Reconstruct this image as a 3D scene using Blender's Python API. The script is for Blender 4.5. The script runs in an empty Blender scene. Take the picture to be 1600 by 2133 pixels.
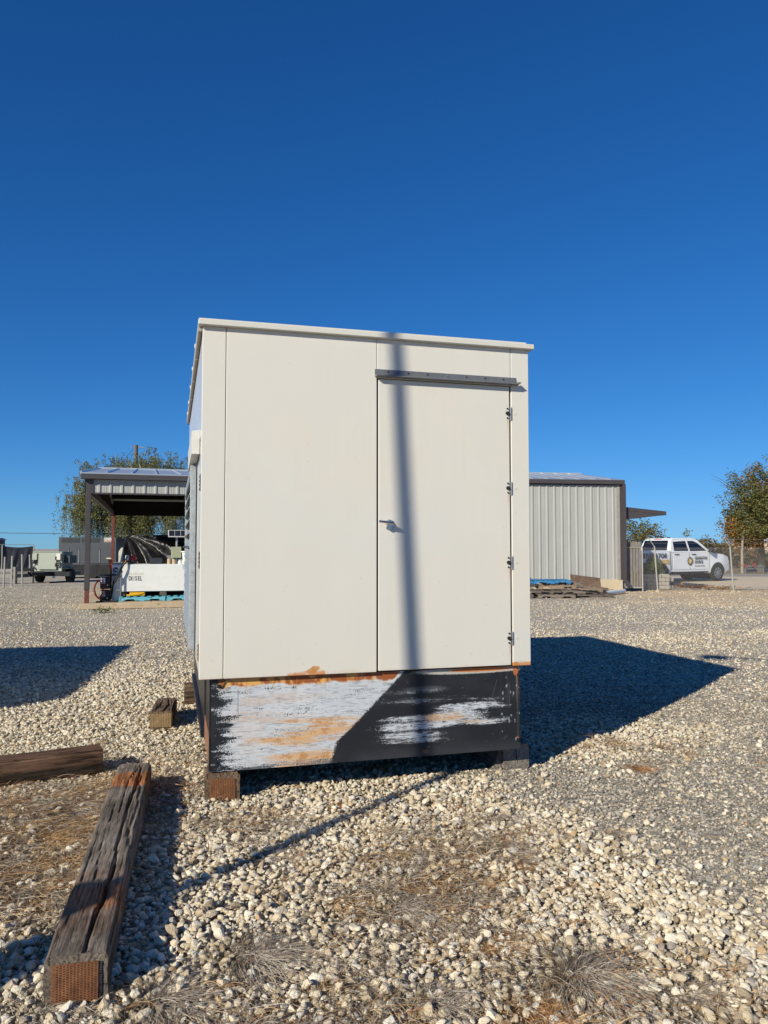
import bpy, bmesh, math, random
import numpy as np
from mathutils import Vector, Matrix
random.seed(7); rng = np.random.default_rng(7)
S = bpy.context.scene
COL = S.collection
# ------------------------------------------------------------------ camera, sky, sun, exposure
FPX, CX, CY, HC = 1590., 800., 1066.5, 1.6
PIT = math.atan((1141 - CY) / FPX)
cam = bpy.data.cameras.new('camera'); camo = bpy.data.objects.new('camera', cam); COL.objects.link(camo)
camo.location = (0, 0, HC); camo.rotation_euler = (math.pi / 2 + PIT, 0, 0)
cam.sensor_fit = 'HORIZONTAL'; cam.sensor_width = 36; cam.lens = 36 * FPX / 1600.; cam.clip_end = 3000; cam.clip_start = .05
S.camera = camo
SUN_AZ, SUN_EL = math.radians(37.5), math.radians(27.0)     # direction the light travels (from +Y towards +X)
SD = Vector((math.sin(SUN_AZ) * math.cos(SUN_EL), math.cos(SUN_AZ) * math.cos(SUN_EL), -math.sin(SUN_EL)))
W = bpy.data.worlds.new('World'); S.world = W; W.use_nodes = True
wn = W.node_tree.nodes; wl = W.node_tree.links
bg = wn['Background']; sky = wn.new('ShaderNodeTexSky'); sky.sky_type = 'NISHITA'; sky.sun_disc = False
sky.sun_elevation = SUN_EL; sky.sun_rotation = SUN_AZ + math.pi
sky.altitude = 300; sky.air_density = 0.7; sky.dust_density = 0.05; sky.ozone_density = 3.2
hs = wn.new('ShaderNodeHueSaturation'); hs.inputs['Saturation'].default_value = 1.22; hs.inputs['Value'].default_value = 1.0
wl.new(sky.outputs[0], hs.inputs['Color']); tn = wn.new('ShaderNodeMix'); tn.data_type = 'RGBA'; tn.blend_type = 'MULTIPLY'; tn.inputs[0].default_value = 1; tn.inputs[7].default_value = (.60, 1.2, 1.68, 1); wl.new(hs.outputs[0], tn.inputs[6])
# soft shoulder per channel, as the camera's own tone curve gives: c / (1 + a c)
vd = wn.new('ShaderNodeVectorMath'); vd.operation = 'MULTIPLY_ADD'; vd.inputs[1].default_value = (2. * .085, .97 * .085, .5 * .085); vd.inputs[2].default_value = (1, 1, 1); wl.new(tn.outputs[2], vd.inputs[0])
dv = wn.new('ShaderNodeVectorMath'); dv.operation = 'DIVIDE'; wl.new(tn.outputs[2], dv.inputs[0]); wl.new(vd.outputs[0], dv.inputs[1]); wl.new(dv.outputs[0], bg.inputs['Color']); bg.inputs['Strength'].default_value = 0.079
sl = bpy.data.lights.new('sun', 'SUN'); sl.energy = 5.0; sl.angle = math.radians(.53); sl.color = (1, .935, .785)
so = bpy.data.objects.new('sun', sl); COL.objects.link(so); so.rotation_euler = SD.to_track_quat('-Z', 'Y').to_euler(); so.location = (-8, -10, 12)
S.view_settings.view_transform = 'Standard'; S.view_settings.look = 'None'; S.view_settings.exposure = 0.18; S.view_settings.gamma = 1
S.view_settings.use_curve_mapping = False
S.cycles.max_bounces = 6

# ------------------------------------------------------------------ helpers
def ray(px, py):
    a = (px - CX) / FPX; b = (CY - py) / FPX
    return Vector((a, math.cos(PIT) - b * math.sin(PIT), math.sin(PIT) + b * math.cos(PIT)))
def g(px, py, z=0.):
    r = ray(px, py); t = (z - HC) / r.z
    return Vector((r.x * t, r.y * t, z))
def at(px, py, Y):
    r = ray(px, py); t = Y / r.y
    return Vector((r.x * t, Y, HC + r.z * t))

class N:
    """small wrapper for building node materials"""
    def __init__(s, name, rough=.8, metal=0., spec=.35):
        s.m = bpy.data.materials.new(name); s.m.use_nodes = True
        s.t = s.m.node_tree; s.n = s.t.nodes; s.l = s.t.links
        s.b = s.n['Principled BSDF']; s.b.inputs['Roughness'].default_value = rough; s.b.inputs['Metallic'].default_value = metal
        s.b.inputs['Specular IOR Level'].default_value = spec
        s.tc = s.n.new('ShaderNodeTexCoord')
    def new(s, t, **k):
        q = s.n.new(t)
        for a, v in k.items(): setattr(q, a, v)
        return q
    def mapped(s, scale=(1, 1, 1), coord='Object'):
        m = s.new('ShaderNodeMapping'); m.inputs['Scale'].default_value = scale
        s.l.new(s.tc.outputs[coord], m.inputs[0]); return m.outputs[0]
    def noise(s, scale, detail=6, rough=.6, vec=None, out=0):
        q = s.new('ShaderNodeTexNoise'); q.inputs['Scale'].default_value = scale; q.inputs['Detail'].default_value = detail; q.inputs['Roughness'].default_value = rough
        s.l.new(vec if vec is not None else s.tc.outputs['Object'], q.inputs['Vector']); return q.outputs[out]
    def voro(s, scale, vec=None, feature='F1', out='Color', rnd=1.):
        q = s.new('ShaderNodeTexVoronoi', feature=feature); q.inputs['Scale'].default_value = scale; q.inputs['Randomness'].default_value = rnd
        s.l.new(vec if vec is not None else s.tc.outputs['Object'], q.inputs['Vector']); return q.outputs[out]
    def ramp(s, fac, stops, interp='LINEAR'):
        q = s.new('ShaderNodeValToRGB'); q.color_ramp.interpolation = interp
        e = q.color_ramp.elements
        while len(e) < len(stops): e.new(.5)
        for i, (p, c) in enumerate(stops):
            e[i].position = p; e[i].color = (c, c, c, 1) if not hasattr(c, '__len__') else (*c, 1)
        s.l.new(fac, q.inputs[0]); return q.outputs[0]
    def mix(s, fac, a, b, mode='MIX'):
        q = s.new('ShaderNodeMix', data_type='RGBA', blend_type=mode)
        for ii, v in ((0, fac), (6, a), (7, b)):
            if isinstance(v, bpy.types.NodeSocket): s.l.new(v, q.inputs[ii])
            elif hasattr(v, '__len__'): q.inputs[ii].default_value = (*v[:3], 1)
            else: q.inputs[ii].default_value = v if ii == 0 else (v, v, v, 1)
        return q.outputs[2]
    def math(s, op, a, b=0.):
        q = s.new('ShaderNodeMath', operation=op)
        for i, v in enumerate((a, b)):
            if isinstance(v, bpy.types.NodeSocket): s.l.new(v, q.inputs[i])
            else: q.inputs[i].default_value = v
        return q.outputs[0]
    def bump(s, h, strength=.3, dist=.01, prev=None):
        q = s.new('ShaderNodeBump'); q.inputs['Strength'].default_value = strength; q.inputs['Distance'].default_value = dist
        s.l.new(h, q.inputs['Height'])
        if prev is not None: s.l.new(prev, q.inputs['Normal'])
        s.l.new(q.outputs[0], s.b.inputs['Normal']); return q.outputs[0]
    def col(s, c):
        if isinstance(c, bpy.types.NodeSocket): s.l.new(c, s.b.inputs['Base Color'])
        else: s.b.inputs['Base Color'].default_value = (*c, 1)
        return s.m
    def rough(s, v): s.l.new(v, s.b.inputs['Roughness'])

def basic(name, c, rough=.7, metal=0., var=.15, scale=6., bump=.0, bscale=60., spec=.35, dirt=None, stretch=(1, 1, 1)):
    k = N(name, rough, metal, spec)
    v = k.mapped(stretch)
    n1 = k.noise(scale, 7, .65, v)
    c1 = tuple(min(1, x * (1 - var)) for x in c); c2 = tuple(min(1, x * (1 + var)) for x in c)
    o = k.ramp(n1, [(.3, c1), (.7, c2)])
    if dirt:
        n2 = k.noise(scale * 2.3, 9, .7, v)
        o = k.mix(k.ramp(n2, [(.52, 0.), (.72, 1.)]), o, dirt)
    k.col(o)
    if bump: k.bump(k.noise(bscale, 5, .6, v), bump, .006)
    return k.m

class MB:
    """mesh builder: collects polygons, builds one mesh object"""
    def __init__(s): s.v = []; s.f = []; s.smooth = False
    def add(s, vs, fs, M=None):
        o = len(s.v)
        s.v += [tuple(M @ Vector(v)) if M is not None else tuple(v) for v in vs]; s.f += [tuple(o + i for i in f) for f in fs]; return s
    def box(s, x0, x1, y0, y1, z0, z1, M=None):
        vs = [(x, y, z) for z in (z0, z1) for y in (y0, y1) for x in (x0, x1)]
        return s.add(vs, [(0, 2, 3, 1), (4, 5, 7, 6), (0, 1, 5, 4), (2, 6, 7, 3), (0, 4, 6, 2), (1, 3, 7, 5)], M)
    def prism(s, pts, a0, a1, axis='y', M=None):
        """extrude polygon pts (2D) along an axis; pts are (x,z) for y, (y,z) for x, (x,y) for z"""
        n = len(pts)
        def P(p, a): return (p[0], a, p[1]) if axis == 'y' else (a, p[0], p[1]) if axis == 'x' else (p[0], p[1], a)
        vs = [P(p, a0) for p in pts] + [P(p, a1) for p in pts]
        fs = [tuple(range(n)), tuple(range(2 * n - 1, n - 1, -1))] + [(i, i + n, (i + 1) % n + n, (i + 1) % n) for i in range(n)]
        return s.add(vs, fs, M)
    def tube(s, pts, r, n=8, cap=True):
        pts = [Vector(p) for p in pts]; R = r if hasattr(r, '__len__') else [r] * len(pts)
        o = len(s.v); ref = None
        for i, p in enumerate(pts):
            d = (pts[min(i + 1, len(pts) - 1)] - pts[max(i - 1, 0)]).normalized()
            if ref is None: ref = Vector((0, 0, 1)) if abs(d.z) < .9 else Vector((1, 0, 0))
            a = d.cross(ref).normalized(); b = d.cross(a).normalized(); ref = -b if False else ref
            for k in range(n):
                t = 2 * math.pi * k / n; s.v.append(tuple(p + (a * math.cos(t) + b * math.sin(t)) * R[i]))
        for i in range(len(pts) - 1):
            for k in range(n):
                a0 = o + i * n + k; a1 = o + i * n + (k + 1) % n
                s.f.append((a0, a1, a1 + n, a0 + n))
        if cap:
            s.f.append(tuple(o + k for k in range(n - 1, -1, -1))); s.f.append(tuple(o + (len(pts) - 1) * n + k for k in range(n)))
        return s
    def build(s, name, mat, parent=None, smooth=False, bevel=0., loc=None, rot=None):
        me = bpy.data.meshes.new(name); me.from_pydata(s.v, [], s.f)
        bm = bmesh.new(); bm.from_mesh(me); bmesh.ops.recalc_face_normals(bm, faces=bm.faces)
        if bevel: bmesh.ops.bevel(bm, geom=bm.edges[:], offset=bevel, segments=1, affect='EDGES', clamp_overlap=True)
        bm.to_mesh(me); bm.free()
        for m in (mat if isinstance(mat, (list, tuple)) else [mat]): me.materials.append(m)
        if smooth:
            me.shade_smooth()
        o = bpy.data.objects.new(name, me); COL.objects.link(o)
        if parent: o.parent = parent
        if loc is not None: o.location = loc
        if rot is not None: o.rotation_euler = rot
        return o
def tag(o, label=None, cat=None, group=None, kind=None):
    for k, v in (('label', label), ('category', cat), ('group', group), ('kind', kind)):
        if v: o[k] = v
    return o
def empty(name, loc, rz=0., label=None, cat=None, group=None):
    o = bpy.data.objects.new(name, None); COL.objects.link(o); o.location = loc; o.rotation_euler = (0, 0, rz); o.empty_display_size = .2
    return tag(o, label, cat, group)
def dup(o, parent=None, loc=None):
    c = o.copy(); COL.objects.link(c)
    if parent is not None: c.parent = parent
    if loc is not None: c.location = loc
    return c
def npmesh(name, V, F, mat, parent=None):
    """V (n,3), F (m,4) quads or (m,3)"""
    k = F.shape[1]; me = bpy.data.meshes.new(name)
    me.vertices.add(len(V)); me.vertices.foreach_set('co', V.astype(np.float32).ravel())
    me.loops.add(F.size); me.loops.foreach_set('vertex_index', F.astype(np.int32).ravel())
    me.polygons.add(len(F)); me.polygons.foreach_set('loop_start', np.arange(0, F.size, k, dtype=np.int32))
    me.update(calc_edges=True); me.validate()
    me.materials.append(mat)
    o = bpy.data.objects.new(name, me); COL.objects.link(o)
    if parent: o.parent = parent
    return o
FONT = None
def text(s, size, mat, parent, loc, rot, name='lettering', sx=1., ext=.001, align='LEFT', bold=0.):
    cu = bpy.data.curves.new('t', 'FONT'); cu.body = s; cu.size = size; cu.extrude = ext; cu.align_x = align; cu.offset = bold
    cu.resolution_u = 3
    t = bpy.data.objects.new('t', cu); COL.objects.link(t)
    bpy.context.view_layer.update()
    me = bpy.data.meshes.new_from_object(t.evaluated_get(bpy.context.evaluated_depsgraph_get()))
    bpy.data.objects.remove(t)
    me.materials.clear(); me.materials.append(mat); me.name = name
    o = bpy.data.objects.new(name, me); COL.objects.link(o); o.parent = parent; o.location = loc; o.rotation_euler = rot; o.scale = (sx, 1, 1)
    return o

# ---- numpy noise for generated textures
def vnoise(h, w, cy, cx, r):
    gy, gx = int(cy) + 3, int(cx) + 3
    G = r.random((gy, gx)); y = np.linspace(0, cy, h); x = np.linspace(0, cx, w)
    yi = y.astype(int); xi = x.astype(int); fy = y - yi; fx = x - xi
    fy = fy * fy * (3 - 2 * fy); fx = fx * fx * (3 - 2 * fx)
    a = G[yi][:, xi]; b = G[yi][:, xi + 1]; c = G[yi + 1][:, xi]; d = G[yi + 1][:, xi + 1]
    fy = fy[:, None]; fx = fx[None, :]
    return (a * (1 - fx) + b * fx) * (1 - fy) + (c * (1 - fx) + d * fx) * fy
def fbm(h, w, cy, cx, r, oct=5, gain=.55):
    t = np.zeros((h, w)); a = 1.; s = 0
    for i in range(oct):
        t += a * vnoise(h, w, cy * 2 ** i, cx * 2 ** i, r); s += a; a *= gain
    return t / s
def sstep(a, b, x):
    t = np.clip((x - a) / (b - a), 0, 1); return t * t * (3 - 2 * t)
def over(A, mask, c):
    m = mask[..., None]; A[...] = A * (1 - m) + np.array(c) * m
def image(name, A):
    h, w = A.shape[:2]; im = bpy.data.images.new(name, w, h, alpha=False, float_buffer=False)
    im.colorspace_settings.name = 'sRGB'
    B = np.ones((h, w, 4), np.float32); L = np.clip(A, 0, 1)
    B[..., :3] = np.where(L < .0031308, L * 12.92, 1.055 * np.power(np.maximum(L, 1e-6), 1 / 2.4) - .055)
    im.pixels.foreach_set(B.ravel()); im.update(); im.pack(); return im
def imgmat(name, im, u0, u1, z0, z1, rough=.45, spec=.4, bumpf=None):
    """texture projected on the local x/z plane between the given bounds"""
    k = N(name, rough, 0, spec)
    m = k.new('ShaderNodeMapping'); sx, sz = 1 / (u1 - u0), 1 / (z1 - z0)
    m.inputs['Scale'].default_value = (sx, 1, sz); m.inputs['Location'].default_value = (-u0 * sx, 0, -z0 * sz)
    k.l.new(k.tc.outputs['Object'], m.inputs[0])
    sep = k.new('ShaderNodeSeparateXYZ'); k.l.new(m.outputs[0], sep.inputs[0])
    cb = k.new('ShaderNodeCombineXYZ'); k.l.new(sep.outputs[0], cb.inputs[0]); k.l.new(sep.outputs[2], cb.inputs[1])
    t = k.new('ShaderNodeTexImage'); t.image = im; t.extension = 'EXTEND'; t.interpolation = 'Cubic'; k.l.new(cb.outputs[0], t.inputs[0])
    k.col(t.outputs[0])
    if bumpf: k.bump(k.noise(bumpf[0], 4, .5), bumpf[1], .004)
    return k

# ------------------------------------------------------------------ masks shared by ground and stones (world metres)
LN = rng.random((64, 64))
def wnoise(x, y, s):
    X = np.asarray(x) * s + 100; Y = np.asarray(y) * s + 100
    xi = np.floor(X).astype(int); yi = np.floor(Y).astype(int); fx = X - xi; fy = Y - yi
    fx = fx * fx * (3 - 2 * fx); fy = fy * fy * (3 - 2 * fy)
    q = lambda a, b: LN[a % 64, b % 64]
    return (q(xi, yi) * (1 - fx) + q(xi + 1, yi) * fx) * (1 - fy) + (q(xi, yi + 1) * (1 - fx) + q(xi + 1, yi + 1) * fx) * fy
def cream(x, y):
    """1 where loose cream gravel lies, 0 on the packed grey millings"""
    n = (wnoise(x, y, .9) - .5) * 1.3 + (wnoise(x, y, 3.1) - .5) * .7 + (wnoise(x, y, 8.) - .5) * .4
    A = (np.array([.30, 5.35]), np.array([1.75, 3.05]))
    t = A[1] - A[0]; nn = np.array([t[1], -t[0]]) / np.hypot(*t)      # points towards the camera side (negative side = grey)
    d1 = (x - A[0][0]) * nn[0] + (y - A[0][1]) * nn[1]                # >0: near left of line
    left = -(x + .95 + .12 * (y - 5)) ; far = 12.6 - y
    d2 = np.minimum(left, far * .5)
    pat = .75 - np.hypot((x - 1.75) / 1.2, (y - 6.6) / .9)
    d = np.maximum(np.maximum(d1, d2), pat * .7)
    return sstep(-.28, .34, d + n * .33)
def straw(x, y):
    bl = lambda a, b, rx, ry: np.exp(-(((x - a) / rx) ** 2 + ((y - b) / ry) ** 2))
    m = bl(-1.95, 4.55, .55, .75) * 1.5 + bl(-1.7, 3.6, .35, .45) * 1.1 + bl(-.1, 2.75, .35, .3) * .5 + bl(.22, 3.6, .5, .55) * .8 + bl(-.35, 2.5, .3, .25) * .5 + bl(-.75, 4.35, .3, .3) * .5 + bl(.75, 2.7, .4, .3) * .5 + bl(-1.1, 2.3, .35, .25) * .8 + bl(1.3, 2.6, .4, .25) * .4 + bl(.5, 4.3, .5, .4) * .4 + bl(1.9, 6.1, .4, .2) * .4
    return np.clip(m, 0, 1.2) * (.45 + .9 * wnoise(x, y, 4.3))
# ------------------------------------------------------------------ ground
def lines(fine0, fine1, step, lo, hi):
    a = list(np.arange(fine0, fine1 + 1e-6, step)); s = step; v = fine0
    L = []
    while v > lo: s *= 1.35; v -= s; L.append(v)
    s = step; v = a[-1]; R = []
    while v < hi: s *= 1.35; v += s; R.append(v)
    return np.array(L[::-1] + a + R)
gx = lines(-14, 14, .14, -700, 700); gy = lines(-1, 24, .14, -120, 900)
X, Y = np.meshgrid(gx, gy)
def gh(x, y): return ((wnoise(x, y, .6) - .5) * .03 + (wnoise(x, y, 2.2) - .5) * .012) * np.exp(-((np.hypot(x, y - 4)) / 14) ** 2) - .006
Z = gh(X, Y)
V = np.stack([X, Y, Z], -1).reshape(-1, 3); ny, nx = X.shape
I = np.arange(ny * nx).reshape(ny, nx)
F = np.stack([I[:-1, :-1], I[:-1, 1:], I[1:, 1:], I[1:, :-1]], -1).reshape(-1, 4)
k = N('gravel_ground', .95, 0, .15)
ca = k.new('ShaderNodeAttribute', attribute_name='cream').outputs['Fac']
sa = k.new('ShaderNodeAttribute', attribute_name='straw').outputs['Fac']
STONE = [(0., (.20, .17, .125)), (.14, (.40, .33, .24)), (.34, (.60, .52, .40)), (.62, (.74, .67, .55)), (.86, (.84, .80, .70)), (.97, (.52, .33, .14)), (1., (.42, .26, .12))]
def stonecol(k, v, stops): 
    s = k.new('ShaderNodeSeparateColor'); k.l.new(v, s.inputs[0]); return k.ramp(s.outputs[0], stops)
d0 = k.noise(7., 3, .5, out=1)
warp = k.new('ShaderNodeVectorMath', operation='MULTIPLY_ADD'); k.l.new(d0, warp.inputs[0]); warp.inputs[1].default_value = (.03, .03, .03); k.l.new(k.tc.outputs['Object'], warp.inputs[2])
wv = warp.outputs[0]
c1 = stonecol(k, k.voro(24., wv), STONE); e1 = k.voro(24., wv, 'DISTANCE_TO_EDGE', 'Distance')
creamc = k.mix(k.ramp(e1, [(.0, 1.), (.10, 0.)]), c1, (.25, .195, .13))
GREY = [(0., (.09, .082, .072)), (.28, (.17, .155, .135)), (.52, (.29, .265, .225)), (.72, (.45, .41, .33)), (.86, (.58, .53, .43)), (1., (.76, .70, .59))]
c2 = stonecol(k, k.voro(58., wv), GREY); c3 = stonecol(k, k.voro(26., wv), [(0., 0.), (.62, 0.), (.70, 1.), (1., 1.)])
greyc = k.mix(c3, c2, c1)
greyc = k.mix(.38, greyc, (.25, .225, .19))
big = k.noise(.55, 6, .6); st = k.mapped((.12, 1.1, 1)); streak = k.noise(.7, 5, .6, st)
patch = k.math('MULTIPLY', k.ramp(streak, [(.36, .0), (.66, 1.)]), k.ramp(big, [(.25, .55), (.7, 1.)]))
farmix = k.mix(k.math('MULTIPLY', patch, .75), greyc, creamc)
camd = k.new('ShaderNodeSeparateXYZ'); k.l.new(k.tc.outputs['Object'], camd.inputs[0])
yfar = k.ramp(k.math('MULTIPLY', camd.outputs[1], 1 / 40.), [(.17, 0.), (.34, 1.)])
nearmix = k.mix(ca, greyc, creamc)
base = k.mix(yfar, nearmix, farmix)
# sandy bare soil close to the buildings
soil = k.ramp(k.noise(3., 8, .7), [(.3, (.46, .30, .16)), (.5, (.66, .48, .28)), (.75, (.80, .66, .44))])
sy = k.ramp(k.math('MULTIPLY', k.math('ADD', camd.outputs[1], k.math('MULTIPLY', k.noise(.5, 4, .6), 3.)), 1 / 60.), [(.36, 0.), (.385, .85), (.60, .85), (.66, 0.)])
sx = k.ramp(k.math('MULTIPLY', k.math('ADD', camd.outputs[0], 30.), 1 / 60.), [(.60, 0.), (.66, 1.)])
base = k.mix(k.math('MULTIPLY', k.math('MULTIPLY', sy, sx), k.ramp(k.noise(1.2, 6, .6), [(.35, .25), (.6, 1.)])), base, soil)
base = k.mix(k.math('MULTIPLY', sa, k.ramp(k.noise(9., 6, .7), [(.3, .2), (.6, .75)])), base, k.ramp(k.noise(40., 4, .6), [(.35, (.17, .13, .09)), (.65, (.40, .33, .24))]))
k.col(base)
b1 = k.bump(k.ramp(e1, [(0., 0.), (.18, 1.)]), .9, .012)
k.l.new(k.math('ADD', k.math('MULTIPLY', ca, .75), .08), b1.node.inputs['Strength'])
k.bump(k.ramp(k.voro(58., wv, 'F1', 'Distance'), [(0., 1.), (.6, 0.)]), .3, .004, b1)
ground = npmesh('ground', V, F, k.m); tag(ground, kind='structure')
for nm, fn in (('cream', cream), ('straw', straw)):
    at_ = ground.data.attributes.new(nm, 'FLOAT', 'POINT'); at_.data.foreach_set('value', np.clip(fn(X, Y), 0, 1).astype(np.float32).ravel())
ground['label'] = 'gravel yard of cream stones and packed grey millings'

def sheet(name, pts, z, m):
    b = MB(); b.add([(x, y, z) for x, y in pts], [tuple(range(len(pts)))]); o = b.build(name, m)
    if o.data.polygons[0].normal.z < 0: o.data.flip_normals()
    return tag(o, kind='structure')
road_m = basic('road_surface', (.30, .27, .235), .95, var=.12, scale=.8, bump=.3, bscale=30)
verge_m = basic('verge_soil', (.22, .155, .09), .95, var=.3, scale=1.2, bump=.5, bscale=20, dirt=(.33, .27, .15))
drive_m = basic('drive_gravel', (.60, .49, .345), .95, var=.14, scale=1.5, bump=.5, bscale=25, dirt=(.50, .33, .18))
sheet('grass_verge', [(4, 48), (160, 38), (200, 140), (-20, 150)], .004, verge_m)
sheet('road', [(4, 42), (160, 32), (160, 38), (4, 48)], .008, road_m)
sheet('driveway', [(9.6, 29.6), (40, 26.6), (60, 40.), (4, 43), (9, 35)], .012, drive_m)

# ------------------------------------------------------------------ loose stones (geometry nodes, counted as stuff)
def stone_mesh(i, flat):
    bm = bmesh.new(); bmesh.ops.create_icosphere(bm, subdivisions=2, radius=1)
    r = np.random.default_rng(100 + i)
    pl = [(Vector(r.normal(size=3)).normalized(), r.uniform(.45, .80)) for _ in range(11)]
    ax = Vector((r.uniform(.85, 1.25), r.uniform(.7, 1.), flat * r.uniform(.8, 1.1)))
    for v in bm.verts:
        d = v.co.normalized(); s = 1.
        for n, h in pl:
            q = d.dot(n)
            if q > .05: s = min(s, h / q)
        v.co = d * s * r.uniform(.97, 1.02); v.co = Vector((v.co.x * ax.x, v.co.y * ax.y, v.co.z * ax.z))
    me = bpy.data.meshes.new('stone_shape'); bm.to_mesh(me); bm.free()
    return me
def stone_mat(name, stops):
    k = N(name, .9, 0, .2)
    oi = k.new('ShaderNodeObjectInfo').outputs['Random']
    c = k.ramp(oi, stops)
    n = k.noise(1.6, 4, .65)
    c = k.mix(k.ramp(n, [(.35, .0), (.7, .45)]), c, (.42, .36, .27), 'MIX')
    k.col(c); k.bump(k.noise(5., 3, .6), .35, .15); return k.m
CR = [(0., (.19, .155, .11)), (.05, (.38, .29, .18)), (.14, (.55, .45, .30)), (.34, (.66, .55, .385)), (.58, (.75, .65, .485)), (.80, (.84, .77, .62)), (.93, (.60, .55, .47)), (.965, (.30, .28, .26)), (.99, (.50, .33, .17))]
GR = [(0., (.08, .073, .065)), (.2, (.17, .155, .135)), (.50, (.29, .265, .22)), (.70, (.46, .41, .33)), (.9, (.68, .61, .49)), (1., (.46, .30, .18))]
mcr, mgr = stone_mat('cream_stone', CR), stone_mat('grey_stone', GR)
def source(name, metas):
    c = bpy.data.collections.new(name)
    for j, (me, mt) in enumerate(metas):
        if mt: me.materials.append(mt)
        o = bpy.data.objects.new('%s_source' % name, me); c.objects.link(o)
    return c
cs = source('cream_stones', [(stone_mesh(i, .72), mcr) for i in range(7)])
gs = source('grey_stones', [(stone_mesh(20 + i, .6), mgr) for i in range(5)])
def scatter(name, P, rot, scl, idx, coll, label):
    me = bpy.data.meshes.new(name); me.vertices.add(len(P)); me.vertices.foreach_set('co', P.astype(np.float32).ravel())
    for nm, ty, dat in (('rot', 'FLOAT_VECTOR', rot), ('scl', 'FLOAT', scl), ('idx', 'INT', idx)):
        a = me.attributes.new(nm, ty, 'POINT')
        a.data.foreach_set('vector' if ty == 'FLOAT_VECTOR' else 'value', dat.astype(np.int32 if ty == 'INT' else np.float32).ravel())
    o = bpy.data.objects.new(name, me); COL.objects.link(o)
    t = bpy.data.node_groups.new(name, 'GeometryNodeTree')
    t.interface.new_socket('Geometry', in_out='INPUT', socket_type='NodeSocketGeometry'); t.interface.new_socket('Geometry', in_out='OUTPUT', socket_type='NodeSocketGeometry')
    n = t.nodes; l = t.links
    gi, go = n.new('NodeGroupInput'), n.new('NodeGroupOutput')
    mp = n.new('GeometryNodeMeshToPoints'); iop = n.new('GeometryNodeInstanceOnPoints'); ci = n.new('GeometryNodeCollectionInfo')
    ci.inputs['Collection'].default_value = coll; ci.inputs['Separate Children'].default_value = True; ci.inputs['Reset Children'].default_value = True
    iop.inputs['Pick Instance'].default_value = True
    def na(nm, ty):
        q = n.new('GeometryNodeInputNamedAttribute'); q.data_type = ty; q.inputs[0].default_value = nm; return q.outputs[0]
    l.new(gi.outputs[0], mp.inputs[0]); l.new(mp.outputs[0], iop.inputs['Points']); l.new(ci.outputs[0], iop.inputs['Instance'])
    l.new(na('idx', 'INT'), iop.inputs['Instance Index']); l.new(na('rot', 'FLOAT_VECTOR'), iop.inputs['Rotation']); l.new(na('scl', 'FLOAT'), iop.inputs['Scale'])
    l.new(iop.outputs[0], go.inputs[0])
    md = o.modifiers.new('scatter', 'NODES'); md.node_group = t
    tag(o, label, 'gravel' if 'stone' in name else 'dry grass', kind='stuff'); return o
def wedge(n, y0, y1, side=1.2, slope=.60):
    y = rng.uniform(y0, y1, n * 2); w = side + slope * y; x = rng.uniform(-1, 1, n * 2) * (side + slope * y1)
    ok = np.abs(x) < w; return x[ok], y[ok]
def area(y0, y1, side=1.2, slope=.60): return 2 * (side + slope * y1) * (y1 - y0)
TIMBERS = []      # (point a, point b, half width, height) used to keep stones out of the wood
def keepout(x, y):
    k = np.ones_like(x, bool)
    for (a, b, hw) in TIMBERS:
        a = np.array(a[:2]); b = np.array(b[:2]); d = b - a; L = np.hypot(*d); d /= L
        t = (x - a[0]) * d[0] + (y - a[1]) * d[1]; s = np.abs((x - a[0]) * -d[1] + (y - a[1]) * d[0])
        k &= ~((t > -.0) & (t < L) & (s < hw))
    return k
def lay(y0, y1, dens, size, mode, zoff=.0):
    n = int(dens * area(y0, y1) / 2); x, y = wedge(n, y0, y1)
    m = cream(x, y); s_ = straw(x, y)
    far = sstep(7., 13., y)
    if mode == 'cream': p = m * (1 - .55 * np.clip(s_, 0, 1)) * (1 - far) + far * (.30 + .45 * wnoise(x * .25, y, 1.1))
    elif mode == 'loose': p = (1 - m) * (.30 + .9 * np.clip(wnoise(x, y, 1.4) - .35, 0, 1)) + .06
    else: p = (1 - m) * .9 + .25
    ok = (rng.random(len(x)) < p) & keepout(x, y); x, y = x[ok], y[ok]; n = len(x)
    s = size * np.exp(rng.normal(-.04, .37, n)) * .5 * (.82 + .36 * wnoise(x, y, .8)); s = np.minimum(s, size * .95) * .86
    z = s * .30 + rng.random(n) * zoff * cream(x, y) + gh(x, y) + .002
    rot = np.stack([rng.normal(0, .35, n), rng.normal(0, .35, n), rng.uniform(0, 6.28, n)], -1)
    return np.stack([x, y, z], -1), rot, s
# ------------------------------------------------------------------ common materials
steel = basic('galvanised_steel', (.36, .37, .38), .45, .75, var=.18, scale=14, bump=.1)
galv = basic('galvanised_sheet', (.42, .45, .46), .5, .55, var=.22, scale=40, bump=.12)
dark = basic('dark_gap', (.02, .02, .02), .8)
chrome = basic('chrome', (.55, .55, .56), .18, 1., var=.05)
blackpaint = basic('black_paint', (.016, .017, .02), .38, var=.3, scale=5, dirt=(.035, .037, .04), bump=.05)
cream_paint = basic('cream_paint', (.60, .58, .515), .42, var=.025, scale=1.2, dirt=None)
rustm = basic('rust', (.20, .075, .03), .85, var=.45, scale=20, bump=.4)
reflect_brown = basic('gravel_reflection_brown', (.27, .12, .075), .45, var=.2, scale=7)  # brown tone of gravel mirrored in the base side
rubber = basic('rubber', (.02, .02, .02), .8)

# ------------------------------------------------------------------ generator enclosure (the main thing)
UW, Z0, Z1, LEN = 2.269, .776, 3.012, 3.9
TH = math.radians(15.5); CO = Vector((-1.154, 4.80, 0))
enc = empty('generator_enclosure', CO, TH, 'cream sheet metal generator enclosure with one door, on a peeling black and white steel base', 'generator enclosure')
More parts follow.
